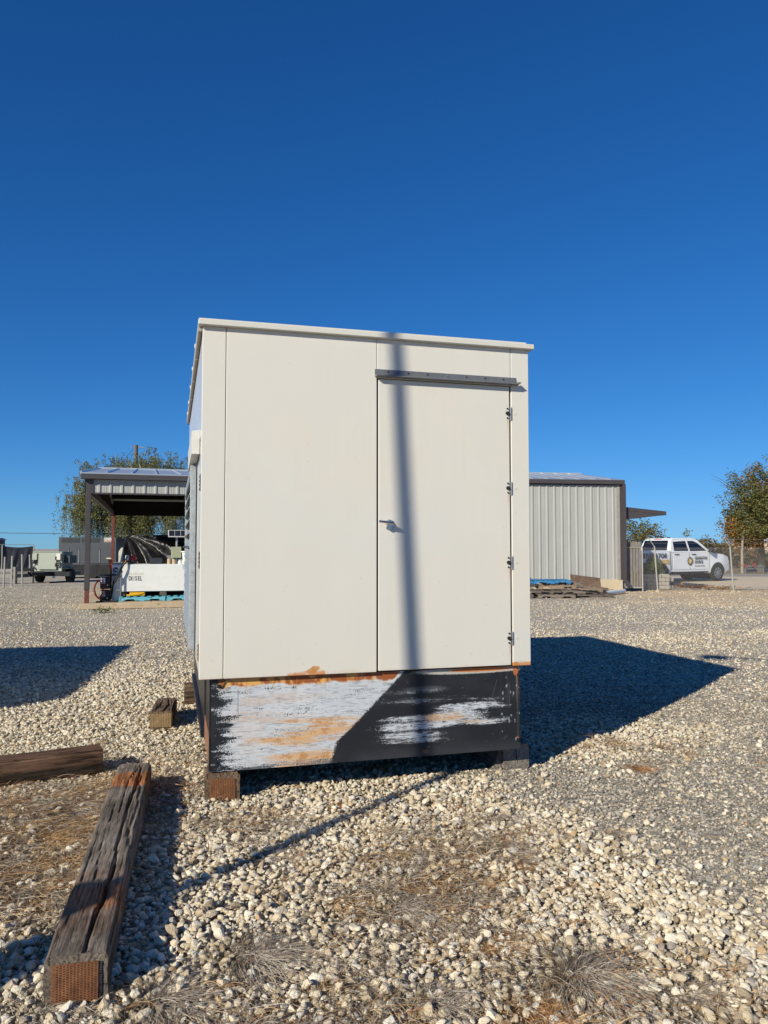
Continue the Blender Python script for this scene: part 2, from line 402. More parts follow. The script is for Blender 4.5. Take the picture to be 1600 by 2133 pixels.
# painted face texture: faint warm blotches, rust runs under the hinges, chips on the bottom edge
h_, w_ = 900, 900; r2 = np.random.default_rng(5)
uu = np.linspace(0, UW, w_)[None, :] * np.ones((h_, 1)); zz = np.linspace(Z0, Z1, h_)[:, None] * np.ones((1, w_))
A = np.ones((h_, w_, 3)) * np.array([.635, .612, .545])
n1 = fbm(h_, w_, 3, 3, r2); over(A, sstep(.45, .75, n1) * .22, (.70, .62, .50))
n2 = fbm(h_, w_, 5, 2, r2); over(A, sstep(.5, .75, n2) * .22, (.62, .62, .60))
vs = fbm(h_, w_, 3, 60, r2, 4); over(A, sstep(.52, .75, vs) * .035, (.50, .45, .36))
over(A, sstep(.985, .995, r2.random((h_ // 3, w_ // 3)).repeat(3, 0).repeat(3, 1)) * .0, (.2, .15, .1))
for _ in range(70):
    u, z, rr = r2.uniform(0, UW), Z0 + abs(r2.normal(0, .9)), r2.uniform(.002, .0045)
    over(A, np.exp(-((uu - u) ** 2 + (zz - z) ** 2) / rr ** 2) * r2.uniform(.2, .5), (.30, .24, .17))
for hz in (2.55, 2.02, 1.497, .97):
    for du, L in ((2.106, .14), (2.112, .09)):
        over(A, np.exp(-((uu - du) / .0035) ** 2) * sstep(hz - .05 - L, hz - .04, zz) * (zz < hz - .045) * .55, (.62, .28, .10))
ne = fbm(h_, w_, 30, 30, r2, 4)
edge = sstep(Z0 + .028, Z0, zz + (ne - .5) * .06) * (((uu > .55) & (uu < .8)) * .9 + (uu > 2.12) * 1. + .15)
over(A, np.clip(edge, 0, 1) * .9, (.55, .22, .06))
for (u, z, rr) in ((.74, .818, .013), (.69, .795, .018), (.60, .787, .012), (2.15, .79, .016)):
    over(A, sstep(1.2, .6, np.hypot((uu - u) * .8, (zz - z) * 1.3) / rr + (ne - .5) * 5.5) * .9, (.50, .22, .06))
over(A, np.exp(-((uu - .0) / .012) ** 2) * .0, (1, 1, 1))
face = imgmat('weathered_cream_face', image('cream_face_texture', A), 0, UW, Z0, Z1, .42, .35)
nb = face.noise(2.2, 2, .4); face.bump(nb, .10, .05)
face = face.m
def panel(name, u0, u1, z0, z1, v=0., th=.03, m=None, bev=.003):
    b = MB(); b.box(u0, u1, v, v + th, z0, z1); return b.build(name, m or face, enc, bevel=bev)
panel('inner_frame', .01, UW - .01, Z0 + .005, Z1 - .01, .034, .03, dark, 0)
panel('corner_panel', 0, .1465, Z0, Z1)
panel('front_panel', .1500, 1.1470, Z0, Z1, -.001)
panel('header_panel', 1.1500, 2.1285, 2.7465, Z1)
panel('corner_panel', 2.1330, UW, Z0, Z1)
door = panel('door', 1.1600, 2.1190, Z0 + .006, 2.741, .000, .030)
# hinges with bolts on the door edge
def hinge(hz):
    b = MB()
    for q in range(5): b.tube([(2.1290, -.004, hz - .045 + q * .018), (2.1290, -.004, hz - .029 + q * .018)], .0055, 8)
    b.box(2.1210, 2.1250, -.004, .0, hz - .05, hz + .05)
    h = b.build('hinge', steel, door)
    b = MB()
    b.tube([(2.103, .002, hz), (2.103, -.010, hz)], .0135, 12)
    for dz in (-.033, .033): b.tube([(2.103, .002, hz + dz), (2.103, -.006, hz + dz)], .0062, 8)
    b.tube([(2.106, -.006, hz - .004), (2.122, -.005, hz - .012)], .0045, 6)
    b.build('hinge_bolt', rubber, door)
    b = MB(); b.tube([(2.162, .0, hz), (2.162, -.0028, hz)], .0085, 14); b.build('plug', cream_paint, enc)
for hz in (2.55, 2.02, 1.497, .97): hinge(hz)
# lever handle
b = MB(); b.tube([(1.236, .0, 1.764), (1.236, -.018, 1.764)], [.028, .022], 16); b.tube([(1.236, -.018, 1.764), (1.236, -.058, 1.764)], .012, 10)
b.tube([(1.246, -.058, 1.765), (1.21, -.060, 1.768), (1.165, -.060, 1.774), (1.149, -.054, 1.776)], [.013, .011, .0085, .009], 10)
b.tube([(1.232, -.0, 1.732), (1.232, -.024, 1.732)], .012, 10)
b.build('handle', chrome, door, smooth=False)
# drip rail over the door
railm = basic('rail_paint', (.17, .175, .18), .5, .35, var=.15, scale=18)
rail = MB(); rail.prism([(0, 2.806), (-.003, 2.806), (-.006, 2.768), (-.046, 2.760), (-.052, 2.752), (-.046, 2.746), (-.006, 2.752), (0, 2.752)], 1.133, 2.172, 'x')
rail.prism([(-.020, 2.772), (-.052, 2.766), (-.052, 2.758), (-.020, 2.758)], 2.172, 2.187, 'x')
rail = rail.build('drip_rail', railm, enc)
for u in (1.225, 1.368, 1.506, 1.650, 1.792, 1.933, 2.072):
    b = MB(); b.tube([(u, -.003, 2.789), (u, -.0095, 2.789)], .0052, 8); b.build('screw', rubber if abs(u - 1.65) > .01 else steel, rail)
# roof: cap with fascia, slightly raised sheet and seam clips
b = MB(); b.box(-.028, UW + .030, -.038, LEN + .03, Z1 + .000, Z1 + .036); roof = b.build('roof', cream_paint, enc, bevel=.004)
b = MB(); b.add([(-.024, -.028, Z1 + .037), (UW - .03, -.028, Z1 + .037), (UW - .03, LEN, Z1 + .037), (-.024, LEN, Z1 + .037), (-.024, -.028, Z1 + .043), (UW - .03, -.028, Z1 + .047), (UW - .03, LEN, Z1 + .052), (-.024, LEN, Z1 + .048)], [(0, 1, 2, 3), (4, 5, 6, 7), (0, 1, 5, 4), (1, 2, 6, 5), (2, 3, 7, 6), (3, 0, 4, 7)])
b.build('roof_sheet', cream_paint, enc)
for v in (.72, 1.45, 2.2, 2.95, 3.6):
    b = MB(); b.box(-.032, UW + .026, v, v + .04, Z1 + .040, Z1 + .070); b.build('roof_seam', cream_paint, enc, bevel=.003)
for q in range(5):      # soffit edge strips under the left eave
    b = MB(); b.box(-.026, -.004, .03 + q * .78, .79 + q * .78, Z1 - .028, Z1 - .001); b.build('eave_strip', basic('eave_grey', (.34, .31, .27), .6) if q == 0 else bpy.data.materials['eave_grey'], enc, bevel=.002)
# left side wall: corner return, service door, louvre frame with blades, hood
sidep = basic('glossy_side_paint', (.62, .62, .60), .22, var=.04, scale=1.5, spec=.6)
def spanel(name, v0, v1, z0, z1, x=0., th=.03, m=None):
    b = MB(); b.box(x, x + th, v0, v1, z0, z1); return b.build(name, m or sidep, enc, bevel=.003)
spanel('side_panel', .036, .115, Z0, Z1 - .04, .001)
spanel('side_panel', .119, .93, 2.33, Z1 - .04, .001)
sd = spanel('side_door', .123, .93, Z0 + .01, 2.32, .004)
spanel('side_panel', .935, 1.60, 2.20, Z1 - .04, .001); spanel('side_panel', 1.606, 2.45, 2.20, Z1 - .04, .001); spanel('side_panel', 2.456, 3.30, 2.20, Z1 - .04, .001)
spanel('side_panel', 3.306, LEN - .03, Z0, Z1 - .04, .001)
spanel('inner_frame', .05, LEN - .04, Z0, Z1 - .05, .036, .01, dark)
for hz in (2.02, 1.52, .93):
    b = MB(); b.box(-.004, .004, .116, .122, hz - .055, hz + .055)
    for q in (-.04, -.013, .013, .04): b.tube([(.004, .145, hz + q), (-.006, .145, hz + q)], .008, 8)
    b.build('hinge', rustm if hz < 1 else rubber, sd)
fr = MB(); fr.box(-.045, .0, .96, 1.04, .84, 2.22); fr.box(-.045, .0, 3.2, 3.28, .84, 2.22); fr.box(-.043, .0, 1.04, 3.2, .84, .90); fr.box(-.043, 0, 1.04, 3.2, 2.16, 2.22)
frame_ = fr.build('louvre_frame', galv, enc, bevel=.003)
z = .93
while z < 2.12:
    b = MB(); b.add([(-.006, 1.045, z + .07), (-.052, 1.045, z), (-.050, 1.045, z - .006), (-.002, 1.045, z + .062), (-.006, 3.195, z + .07), (-.052, 3.195, z), (-.050, 3.195, z - .006), (-.002, 3.195, z + .062)],
        [(0, 1, 2, 3), (4, 5, 6, 7), (0, 1, 5, 4), (1, 2, 6, 5), (2, 3, 7, 6), (3, 0, 4, 7)])
    b.build('louvre_blade', galv, frame_); z += .098
b = MB(); b.box(-.002, .0, 1.05, 3.19, .9, 2.16); b.build('louvre_backing', dark, frame_)
b = MB(); b.box(-.088, -.052, 1.0, 1.35, 1.60, 1.612); b.tube([(-.03, 1.0, 1.606), (-.09, 1.0, 1.606)], .008, 8); b.build('latch', chrome, enc)
b = MB(); b.add([(0, .36, 2.235), (-.052, .36, 2.235), (-.052, .36, 2.39), (0, .36, 2.40), (0, 1.62, 2.235), (-.052, 1.62, 2.235), (-.052, 1.62, 2.39), (0, 1.62, 2.40)], [(0, 1, 2, 3), (7, 6, 5, 4), (0, 4, 5, 1), (1, 5, 6, 2), (2, 6, 7, 3)])
b.build('hood', basic('hood_paint', (.56, .56, .52), .5, var=.1, scale=8), enc)
# right and rear walls
for q in range(4):
    b = MB(); b.box(UW - .03, UW, .034 + q * .967, .034 + q * .967 + .962, Z0, Z1); b.build('side_panel', cream_paint, enc, bevel=.003)
for q in range(2):
    b = MB(); b.box(.034 + q * 1.10, .034 + q * 1.10 + 1.096, LEN - .03, LEN, Z0, Z1); b.build('rear_panel', cream_paint, enc, bevel=.003)
b = MB(); b.box(.03, UW - .03, .07, LEN - .04, Z0 - .004, Z0 + .02); b.build('floor_pan', blackpaint, enc)
# ---- steel base with worn front plate
BU0, BU1, BZ0, BZ1 = .080, 2.203, .192, .772
h_, w_ = 640, 2200; r3 = np.random.default_rng(11)
u = np.linspace(BU0, BU1, w_)[None, :] * np.ones((h_, 1)); z = np.linspace(BZ0, BZ1, h_)[:, None] * np.ones((1, w_))
A = np.ones((h_, w_, 3)) * np.array([.014, .0155, .019])
nA = fbm(h_, w_, 6, 14, r3); over(A, sstep(.4, .7, nA) * .5, (.026, .028, .033))
over(A, sstep(.30, .19, z) * sstep(.9, 1.1, u) * .6, (.04, .044, .052))
spkn = (r3.random((h_ // 2, w_ // 2)).repeat(2, 0).repeat(2, 1) - .5) * 1.1; fine = r3.random((h_, w_)); fine2 = fbm(h_, w_, 160, 560, r3, 3); strk = fbm(h_, w_, 26, 9, r3, 5, .6); med = fbm(h_, w_, 14, 40, r3, 5, .65)
white = np.array([.55, .575, .605])
diag = np.interp(z.ravel(), [.19, .222, .33, .46, .731, .78], [.845, .85, .885, 1.03, 1.31, 1.35]).reshape(z.shape)
left = .165 + (fbm(h_, w_, 10, 4, r3) - .5) * .12
e = np.minimum((u - left) / .05, (diag - u) / .012 + 0)      # crisp towards the diagonal
spk = (strk - .5) * 3.4 + (med - .5) * 1.8 + (fine2 - .5) * 2.4 + spkn * .5
inside = np.minimum((u - left) / .09, 1.3) * 1.0 + .35 + spk * .9
m1 = sstep(-.12, .12, inside - .52) * sstep(-1.2, .2, (diag - u) / .008 + (fine2 - .5) * 5)
lowgap = sstep(.35, .0, (z - BZ0) / .07 + (fine2 - .5) * 1.2 + (strk - .5) * 1.5)
m1 *= 1 - lowgap * .85
scr_ = fbm(h_, w_, 150, 45, r3, 3, .6); m1 = m1 * (1 - sstep(.58, .70, scr_ + .12 * (strk - .5) + .07 * spkn) * .5)
over(A, m1 * .97, white)
over(A, m1 * sstep(.50, .62, fbm(h_, w_, 90, 30, r3, 3)) * .22, (.40, .43, .47))
over(A, m1 * sstep(.45, .75, med) * .25, (.38, .42, .49))
over(A, m1 * sstep(.35, .7, fbm(h_, w_, 5, 8, r3)) * .3, (.66, .67, .68))
def ell(cu, cz, ru, rz, tilt=0.):
    du = (u - cu) / ru; dz = (z - cz - tilt * (u - cu)) / rz; return 1 - (np.abs(du) ** 2.2 + np.abs(dz) ** 2.0)
strokes = [(1.62, .405, .40, .022, .02, 1.), (1.70, .450, .26, .030, .00, .9), (1.83, .507, .23, .022, -.02, .95), (1.48, .448, .24, .018, .01, .8), (1.42, .335, .20, .020, .0, .95), (1.33, .392, .14, .022, .0, .9), (1.42, .303, .22, .016, 0, .7), (1.95, .401, .14, .016, 0, .9), (1.55, .560, .30, .012, 0, .25), (1.35, .632, .28, .008, 0, .22), (1.75, .425, .20, .018, 0, .7)]
wm = np.zeros((h_, w_))
for (cu, cz, ru, rz, ti, st_) in strokes:
    wm = np.maximum(wm, sstep(-.15, .3, ell(cu, cz, ru * 1.12, rz * 1.35, ti) * st_ + ((strk - .5) * 3.0 + (fine2 - .5) * 2.6 + (med - .5) * 1.5 + spkn * .7) * .62 - .16) * min(1, st_ + .25))
wm = wm * (1 - sstep(.55, .66, scr_ + .06 * spkn) * .85)
over(A, wm * .95, white)
over(A, sstep(-.4, 1.2, ell(1.50, .645, .16, .018)) * (.2 + .4 * fine2), (.16, .17, .18))
# rust: top edge, patches
ru1 = (.55, .20, .045); ru2 = (.66, .36, .11); ru3 = (.24, .07, .02)
top = sstep(-.15, .25, 1 - (BZ1 - .012 - z) / (.020 + .045 * fbm(h_, w_, 2, 30, r3))) * ((u < diag - .02) & (u > .12))
over(A, np.clip(top * sstep(.28, .5, fbm(h_, w_, 8, 30, r3) + .12), 0, 1), ru2)
over(A, np.clip(top * sstep(.40, .6, fbm(h_, w_, 8, 40, r3) + .06 * (u > .6)), 0, 1) * .95, (.27, .07, .02))
tr = sstep(-.1, .35, ell(1.90, .757, .25, .016) + (fine2 - .5) * .9) * 1.; over(A, sstep(-.6, .1, ell(1.84, .755, .36, .022) + (fine2 - .5) * 1.2) * .8, (.55, .52, .47)); over(A, tr, (.50, .17, .05))
def rustp(cu, cz, ru_, rz_, st_, lim=True, ti=0.):
    m = sstep(-.35, .75, ell(cu, cz, ru_, rz_, ti) + (strk - .5) * 4.2 + (fine2 - .5) * 2.2 + spkn * .8)
    if lim: m = m * m1
    over(A, m * st_ * .9, (.60, .33, .11)); over(A, m * sstep(.48, .56, med + .08 * spkn) * st_ * .8, (.42, .18, .045))
rustp(.74, .40, .32, .055, .95, ti=.04); rustp(.60, .345, .18, .03, .6); rustp(.80, .475, .26, .018, .7); rustp(.72, .235, .26, .045, .9); rustp(.45, .52, .25, .03, .25); rustp(.55, .63, .3, .03, .2); rustp(1.62, .44, .16, .03, .6, False); rustp(1.50, .215, .03, .012, .35, False); rustp(1.85, .405, .12, .012, .5, False); rustp(.32, .42, .1, .2, .12)
for cu_, cz_, l_ in ((.30, .74, .10), (.47, .75, .14), (.62, .75, .09), (.81, .75, .16), (1.02, .75, .08), (1.13, .75, .11)): over(A, np.exp(-((u - cu_ - .004 * np.sin(z * 60)) / .006) ** 2) * sstep(cz_ - l_, cz_, z) * .5 * m1, (.45, .20, .06))
# right hand fold: streaks, bolts' rust
over(A, np.exp(-((u - 2.178) / .004) ** 2) * sstep(.45, .70, z) * .8, (.30, .17, .12))
over(A, sstep(-.2, .5, ell(2.170, .745, .022, .045)) * .9, (.42, .14, .05)); over(A, sstep(-.2, .5, ell(2.182, .262, .012, .02)) * .8, (.42, .14, .05))
for (cu, a0, a1, c) in ((2.12, .48, .66, .10), (2.105, .5, .73, .06), (2.185, .25, .70, .09), (.245, .55, .70, .05), (2.055, .22, .74, .035)):
    over(A, np.exp(-((u - cu) / .0028) ** 2) * (z > a0) * (z < a1) * .7, (c, c, c * 1.05))
for _ in range(26):
    cu, cz, s_ = r3.uniform(2.06, 2.2), r3.uniform(.22, .7), r3.uniform(.002, .008); over(A, sstep(.2, .7, ell(cu, cz, s_, s_ * r3.uniform(1, 2.4)) + (fine2 - .5)) * .7, (.30, .34, .38))
for _ in range(40):
    cu, cz, s_ = r3.uniform(1.0, 2.05), r3.uniform(.22, .72), r3.uniform(.0015, .004); over(A, sstep(.2, .7, ell(cu, cz, s_, s_)) * .6, (.35, .37, .40))
cr = np.abs((u - 1.985) - (z - .55) * .33) < .0018; over(A, (cr & (z > .47) & (z < .68)) * .35, (.2, .2, .2))
plate = imgmat('peeling_base_paint', image('base_plate_texture', A), BU0, BU1, BZ0, BZ1, .5, .4, (30., .12)); plate = plate.m
b = MB(); b.box(BU0, BU1, .040, .046, BZ0, BZ1 - .003); fp = b.build('base_front_plate', plate, enc)
b = MB(); b.box(BU0 + .002, BU1 - .002, .048, .11, BZ0 + .002, BZ0 + .02); b.box(BU0 + .002, BU0 + .012, .048, 3.85, BZ0 + .002, BZ1 - .01)
b.box(BU1 - .012, BU1 - .002, .048, 3.85, BZ0 + .002, BZ1 - .01); b.box(BU0 + .012, BU1 - .012, 3.83, 3.85, BZ0 + .002, BZ1 - .01); b.box(BU0 + .012, BU1 - .012, .3, 3.83, BZ0 + .05, BZ0 + .06)
b.build('base_frame', blackpaint, enc)
b = MB(); b.box(BU0 - .012, BU0, .060, .090, BZ0 + .003, BZ1 - .01); b.box(BU0 - .01, BU0 + .0, .87, .89, BZ0 + .003, BZ1 - .01); b.box(BU0 - .03, BU0, .95, 3.6, BZ1 - .08, BZ1 - .02); b.box(BU0 - .03, BU0, .95, 3.6, BZ0 + .003, BZ0 + .06)
b.build('base_side_rail', blackpaint, enc, bevel=.002)
b = MB(); b.box(BU0 - .006, BU0, .092, .868, BZ0 + .004, BZ0 + .185); b.build('base_side_reflection', reflect_brown, enc)  # gravel reflection on the glossy black side, put in as a brown plate
for (bu, bz) in ((.131, .724), (.118, .243), (2.191, .706), (2.183, .256)):
    b = MB(); b.tube([(bu, .040, bz), (bu, .034, bz)], .0125, 12); b.tube([(bu, .034, bz), (bu, .026, bz)], .008, 6); b.build('bolt', blackpaint, fp)
# loose bit of rusty angle at the upper left corner of the base
b = MB(); b.add([(.135, .036, .728), (.160, .036, .768), (.170, .030, .766), (.146, .030, .722)], [(0, 1, 2, 3)]); b.build('lug', rustm, fp)

# ------------------------------------------------------------------ second enclosure out of frame on the left, whose shadow crosses the yard
hh = 3.0; off = Vector((SD.x, SD.y, 0)) / -SD.z * hh
pA = g(278, 1345) - off; pB = g(150, 1452) - off
e2a = math.atan2(-(pA - pB).x, (pA - pB).y)
e2 = empty('generator_enclosure', (pB.x, pB.y, 0), e2a, 'cream enclosure left of the frame that throws the large shadow across the gravel', 'generator enclosure')
L2 = (pA - pB).length
b = MB(); b.box(-2.3, 0, 0, L2, .78, 2.96); b.build('wall', cream_paint, e2, bevel=.004)
b = MB(); b.box(-2.33, .0, -.03, L2 + .03, 2.964, 3.0); b.build('roof', cream_paint, e2, bevel=.004)
b = MB(); b.box(-2.22, -.08, .05, L2 - .05, .19, .778); b.build('base', blackpaint, e2)
b = MB(); b.box(-1.25, -.2, -.008, -.001, .80, 2.7); d2 = b.build('door', cream_paint, e2); b = MB(); b.tube([(-1.15, -.008, 1.75), (-1.15, -.05, 1.75), (-1.05, -.05, 1.75)], .01, 8); b.build('handle', chrome, d2)
for q in (.25, L2 - .45):
    b = MB(); b.box(-2.35, .1, q, q + .22, 0, .188); o = b.build('timber_block', basic('hidden_timber', (.12, .09, .06), .9) if q < 1 else bpy.data.materials['hidden_timber'], e2); o.name = 'skid_timber'

# ------------------------------------------------------------------ leaning lamp pole whose shadow falls over the enclosure
ca_, sa_ = math.cos(TH), math.sin(TH)
def wpt(u, z): return CO + Vector((u * ca_, u * sa_, z))
W1, W2 = wpt(1.296, 3.04), wpt(1.437, .78)
gdir = Vector((math.sin(SUN_AZ - math.radians(.95)), math.cos(SUN_AZ - math.radians(.95)), 0)); gmid = g(905, 1609) + Vector((.13, 0, 0))
nrm = gdir.cross(SD).normalized()
def trace(y):                                    # ground line of the shadow plane
    return Vector(((nrm.dot(gmid) - nrm.y * y) / nrm.x, y, 0))
pb = trace(.35); up = (Vector((0, 0, 1)) - nrm * nrm.z).normalized()
LP = 6.9; ptop = pb + up * LP
wood_pole = basic('lamp_pole_steel', (.30, .30, .29), .6, .4, var=.15, scale=5)
pole = empty('lamp_pole', pb, 0, 'leaning steel yard lamp pole left of the frame', 'lamp post')
b = MB(); b.tube([Vector((0, 0, 0)), up * LP * .5, up * LP], [.052, .038, .032], 14); b.build('pole', wood_pole, pole)
b = MB(); b.tube([Vector((0, 0, -.05)), up * 2.0], [.13, .12], 16); b.build('concrete_collar', basic('concrete', (.42, .40, .36), .9, var=.15, scale=6, bump=.3), pole)
sidev = Vector((math.cos(SUN_AZ), -math.sin(SUN_AZ), 0))
b = MB(); b.tube([up * LP, up * LP + sidev * .35 + Vector((0, 0, .12)), up * LP + sidev * .8 + Vector((0, 0, .14))], .03, 8); b.build('lamp_arm', wood_pole, pole)
b = MB(); M = Matrix.Translation(up * LP + sidev * .05 + Vector((0, 0, .05))) @ Matrix.Rotation(-SUN_AZ, 4, 'Z'); b.box(-.18, .22, -.1, .1, -.07, .09, M); b.build('lamp_head', wood_pole, pole, bevel=.02)
# ------------------------------------------------------------------ railway timbers
def wood_mat(name, c1, c2, c3, stain=(.30, .115, .04)):
    k = N(name, .9, 0, .15)
    v = k.mapped((22, 1.1, 22)); n = k.noise(3.2, 10, .72, v); v2 = k.mapped((1, .5, 1)); n2 = k.noise(7, 6, .65, v2)
    c = k.ramp(n, [(.28, c1), (.5, c2), (.74, c3)]); c = k.mix(k.ramp(n2, [(.42, 0.), (.66, .65)]), c, tuple(x * 1.25 for x in c3))
    n3 = k.noise(3., 7, .7, k.mapped((1, 1, 1))); c = k.mix(k.ramp(n3, [(.5, 0.), (.7, .6)]), c, c1)
    st = k.new('ShaderNodeAttribute', attribute_name='stain').outputs['Fac']
    sf = k.math('MULTIPLY', st, k.ramp(n, [(.25, .45), (.6, 1.)]))
    c = k.mix(sf, c, k.ramp(n2, [(.35, stain), (.7, tuple(min(1, x * 1.9) for x in stain))]))
    ck = k.noise(2.2, 8, .75, k.mapped((34, 1.4, 34))); c = k.mix(k.ramp(ck, [(.36, .85), (.44, 0.)]), c, tuple(x * .35 for x in c1))
    k.col(c); b1 = k.bump(n, .9, .010); b1 = k.bump(k.ramp(ck, [(.36, 0.), (.46, 1.)]), .8, .012, b1); k.bump(k.noise(90, 4, .6, k.mapped((1, .25, 1))), .4, .003, b1); return k.m
wood_a = wood_mat('weathered_sleeper_wood', (.06, .045, .034), (.145, .115, .09), (.29, .245, .20))
wood_b = wood_mat('brown_sleeper_wood', (.04, .026, .017), (.12, .08, .052), (.25, .18, .125))
wood_d = wood_mat('creosoted_wood', (.010, .007, .005), (.026, .018, .013), (.06, .042, .03), stain=(.13, .075, .048))
platem = basic('rusty_nail_plate', (.20, .085, .04), .75, .25, var=.4, scale=22, bump=.2, dirt=(.34, .17, .07))
platem2 = basic('dusty_nail_plate', (.30, .20, .10), .8, .1, var=.35, scale=22, bump=.2, dirt=(.45, .34, .18))
def timber(A, B, w, h, mat, seed, label, cracks=(), bands=(), group='old railway timbers', tilt=0., rough=1., zb=0.):
    A = Vector((A[0], A[1], 0)); B = Vector((B[0], B[1], 0)); D = B - A; L = D.length; ang = math.atan2(-D.x, D.y)
    r = np.random.default_rng(seed)
    nx_, nz_ = 26, 10; x = np.linspace(-w / 2, w / 2, nx_); z = np.linspace(0, h, nz_)
    per = [(a, h, 0, 1) for a in x] + [(w / 2, b, 1, 0) for b in z[::-1][1:]] + [(a, 0, 0, -1) for a in x[::-1][1:]] + [(-w / 2, b, -1, 0) for b in z[1:-1]]
    per = np.array(per); P = len(per); R = max(12, int(L / .016)); yy = np.linspace(0, L, R)
    gr = fbm(R, P, max(2, L * 4), P * .45, r, 4, .6); big_ = fbm(R, P, max(2, L * 2.2), 7, r, 3)
    gr[:, -1] = gr[:, 0] * .5 + gr[:, -1] * .5
    disp = (gr - .5) * .009 * rough + (big_ - .5) * .007 * rough
    xx = per[None, :, 0] + 0 * yy[:, None]; zz_ = per[None, :, 1] + 0 * yy[:, None]; YY = yy[:, None] + 0 * xx
    # worn corners
    c_ = .012; ex = np.clip((np.abs(per[:, 0]) - (w / 2 - c_)) / c_, 0, 1); ez = np.clip((np.abs(per[:, 1] - h / 2) - (h / 2 - c_)) / c_, 0, 1); cr_ = (ex * ez)[None, :]
    wearn = .5 + 1.4 * fbm(R, 1, max(3, L * 6), 1, r, 3)
    xx = xx - np.sign(per[:, 0])[None, :] * cr_ * .009 * wearn; zz_ = zz_ - np.sign(per[:, 1] - h / 2)[None, :] * cr_ * .009 * wearn
    xx = xx + per[None, :, 2] * disp; zz_ = zz_ + per[None, :, 3] * disp
    topm = (per[:, 3] > 0)[None, :]
    for (y0, y1, x0, x1, wd, dp) in cracks:
        t = np.clip((YY - y0 * L) / ((y1 - y0) * L), 0, 1); cx_ = x0 + (x1 - x0) * t + (vnoise(R, 1, L * 7, 1, r) - .5) * .012
        pw = np.sin(np.clip(t, .0, 1) * math.pi) ** .5 * (.5 + .9 * vnoise(R, 1, L * 7, 1, r))
        zz_ = zz_ - topm * np.exp(-(np.abs(xx - cx_) / wd) ** 2.6) * dp * pw * ((YY > y0 * L) & (YY < y1 * L))
    zz_ = zz_ + zb
    endj = (r.random(P) - .5) * .004; YY = YY.copy(); YY[0] += endj; YY[-1] += endj[::-1]
    V = np.stack([xx, YY, zz_], -1).reshape(-1, 3)
    I = np.arange(R * P).reshape(R, P); J = np.roll(I, -1, 1)
    F = [tuple(f) for f in np.stack([I[:-1], J[:-1], J[1:], I[1:]], -1).reshape(-1, 4)]
    b = MB(); b.v = [tuple(v) for v in V] + [(0, 0, h / 2 + zb), (0, L, h / 2 + zb)]
    n = R * P
    F += [(n, (k2 + 1) % P, k2) for k2 in range(P)] + [(n + 1, (R - 1) * P + k2, (R - 1) * P + (k2 + 1) % P) for k2 in range(P)]
    b.f = F; root = empty('timber_sleeper' if L > 1.5 else 'timber_block', A, ang, label, 'timber', group)
    o = b.build('beam', mat, root)
    st = np.zeros(n + 2)
    yl = V[:, 1] / L
    for (q0, q1, amt) in bands:
        nn = (gr.ravel() - .5) * .05; st[:n] = np.maximum(st[:n], sstep(q0 - .008, q0 + .008, yl + nn) * sstep(q1 + .008, q1 - .008, yl + nn) * amt * (V[:, 2] > h * .55 + zb))
    at_ = o.data.attributes.new('stain', 'FLOAT', 'POINT'); at_.data.foreach_set('value', st.astype(np.float32))
    root.rotation_euler = (tilt, 0, ang)
    TIMBERS.append((A, B, w / 2 - .005)); return root, L
def nail_plate(root, w, h, cols, rows, x0, z0, m, y=-.006, lean=0.):
    """perforated pressed plate: continuous uprights, staggered cross webs, so every slot is a real hole"""
    b = MB(); pw = w / cols; ph = h / rows; t = .0018
    for c in range(cols + 1):
        x = x0 + c * pw; b.box(x - pw * .2, x + pw * .2, y - t, y, z0, z0 + h)
    for c in range(cols):
        for r_ in range(rows + 1):
            z = z0 + (r_ + (.5 if c % 2 else 0)) * ph
            if z > z0 + h: continue
            b.box(x0 + c * pw + pw * .2, x0 + (c + 1) * pw - pw * .2, y - t * 1.3, y - .0002, max(z0, z - ph * .26), min(z0 + h, z + ph * .26))
    b.box(x0, x0 + w, y - t, y, z0, z0 + ph * .25); b.box(x0, x0 + w, y - t * .9, y + .0003, z0 + h - ph * .2, z0 + h)
    return b.build('nail_plate', m, root)
# the long sleeper in the foreground
n0 = (g(92, 2100) + g(222, 2090)) / 2; hS = .175
nf = g(281, 1590, hS)
S1, L1 = timber(n0, nf, .213, hS, wood_a, 3, 'long split grey sleeper in the foreground, rust stained, nail plate on its near end',
    cracks=[(.0, .33, .022, .045, .0065, .055), (.25, .60, .045, .030, .005, .035), (.55, .99, .030, .052, .0065, .05), (.62, .9, .085, .06, .004, .02), (.40, .58, .085, .055, .008, .012), (.45, .7, .06, .09, .008, .010), (.86, .99, -.0, .045, .004, .02), (.05, .5, -.075, -.07, .003, .008), (.3, .8, -.03, -.045, .003, .01), (.1, .45, -.02, -.03, .0025, .008), (.5, .9, .0, -.01, .0025, .01)],
    bands=[(.80, .915, 1.), (.145, .235, .75), (.06, .3, .12)], rough=1.)
nail_plate(S1, .150, .140, 13, 17, -.078, .012, platem, -.012)
# sleeper on the left edge
a0 = g(215, 1613); a1 = g(0, 1642); dd = (a1 - a0).normalized(); perp = Vector((dd.y, -dd.x, 0)); perp = perp if perp.y > 0 else -perp
timber(a0 + perp * .10, a0 + dd * 2.4 + perp * .10, .20, .172, wood_d, 8, 'brown sleeper lying across the left edge behind the long grey one', cracks=[(.0, .5, .03, .05, .005, .02)], rough=1., bands=[(-.1, 1.1, .8)])
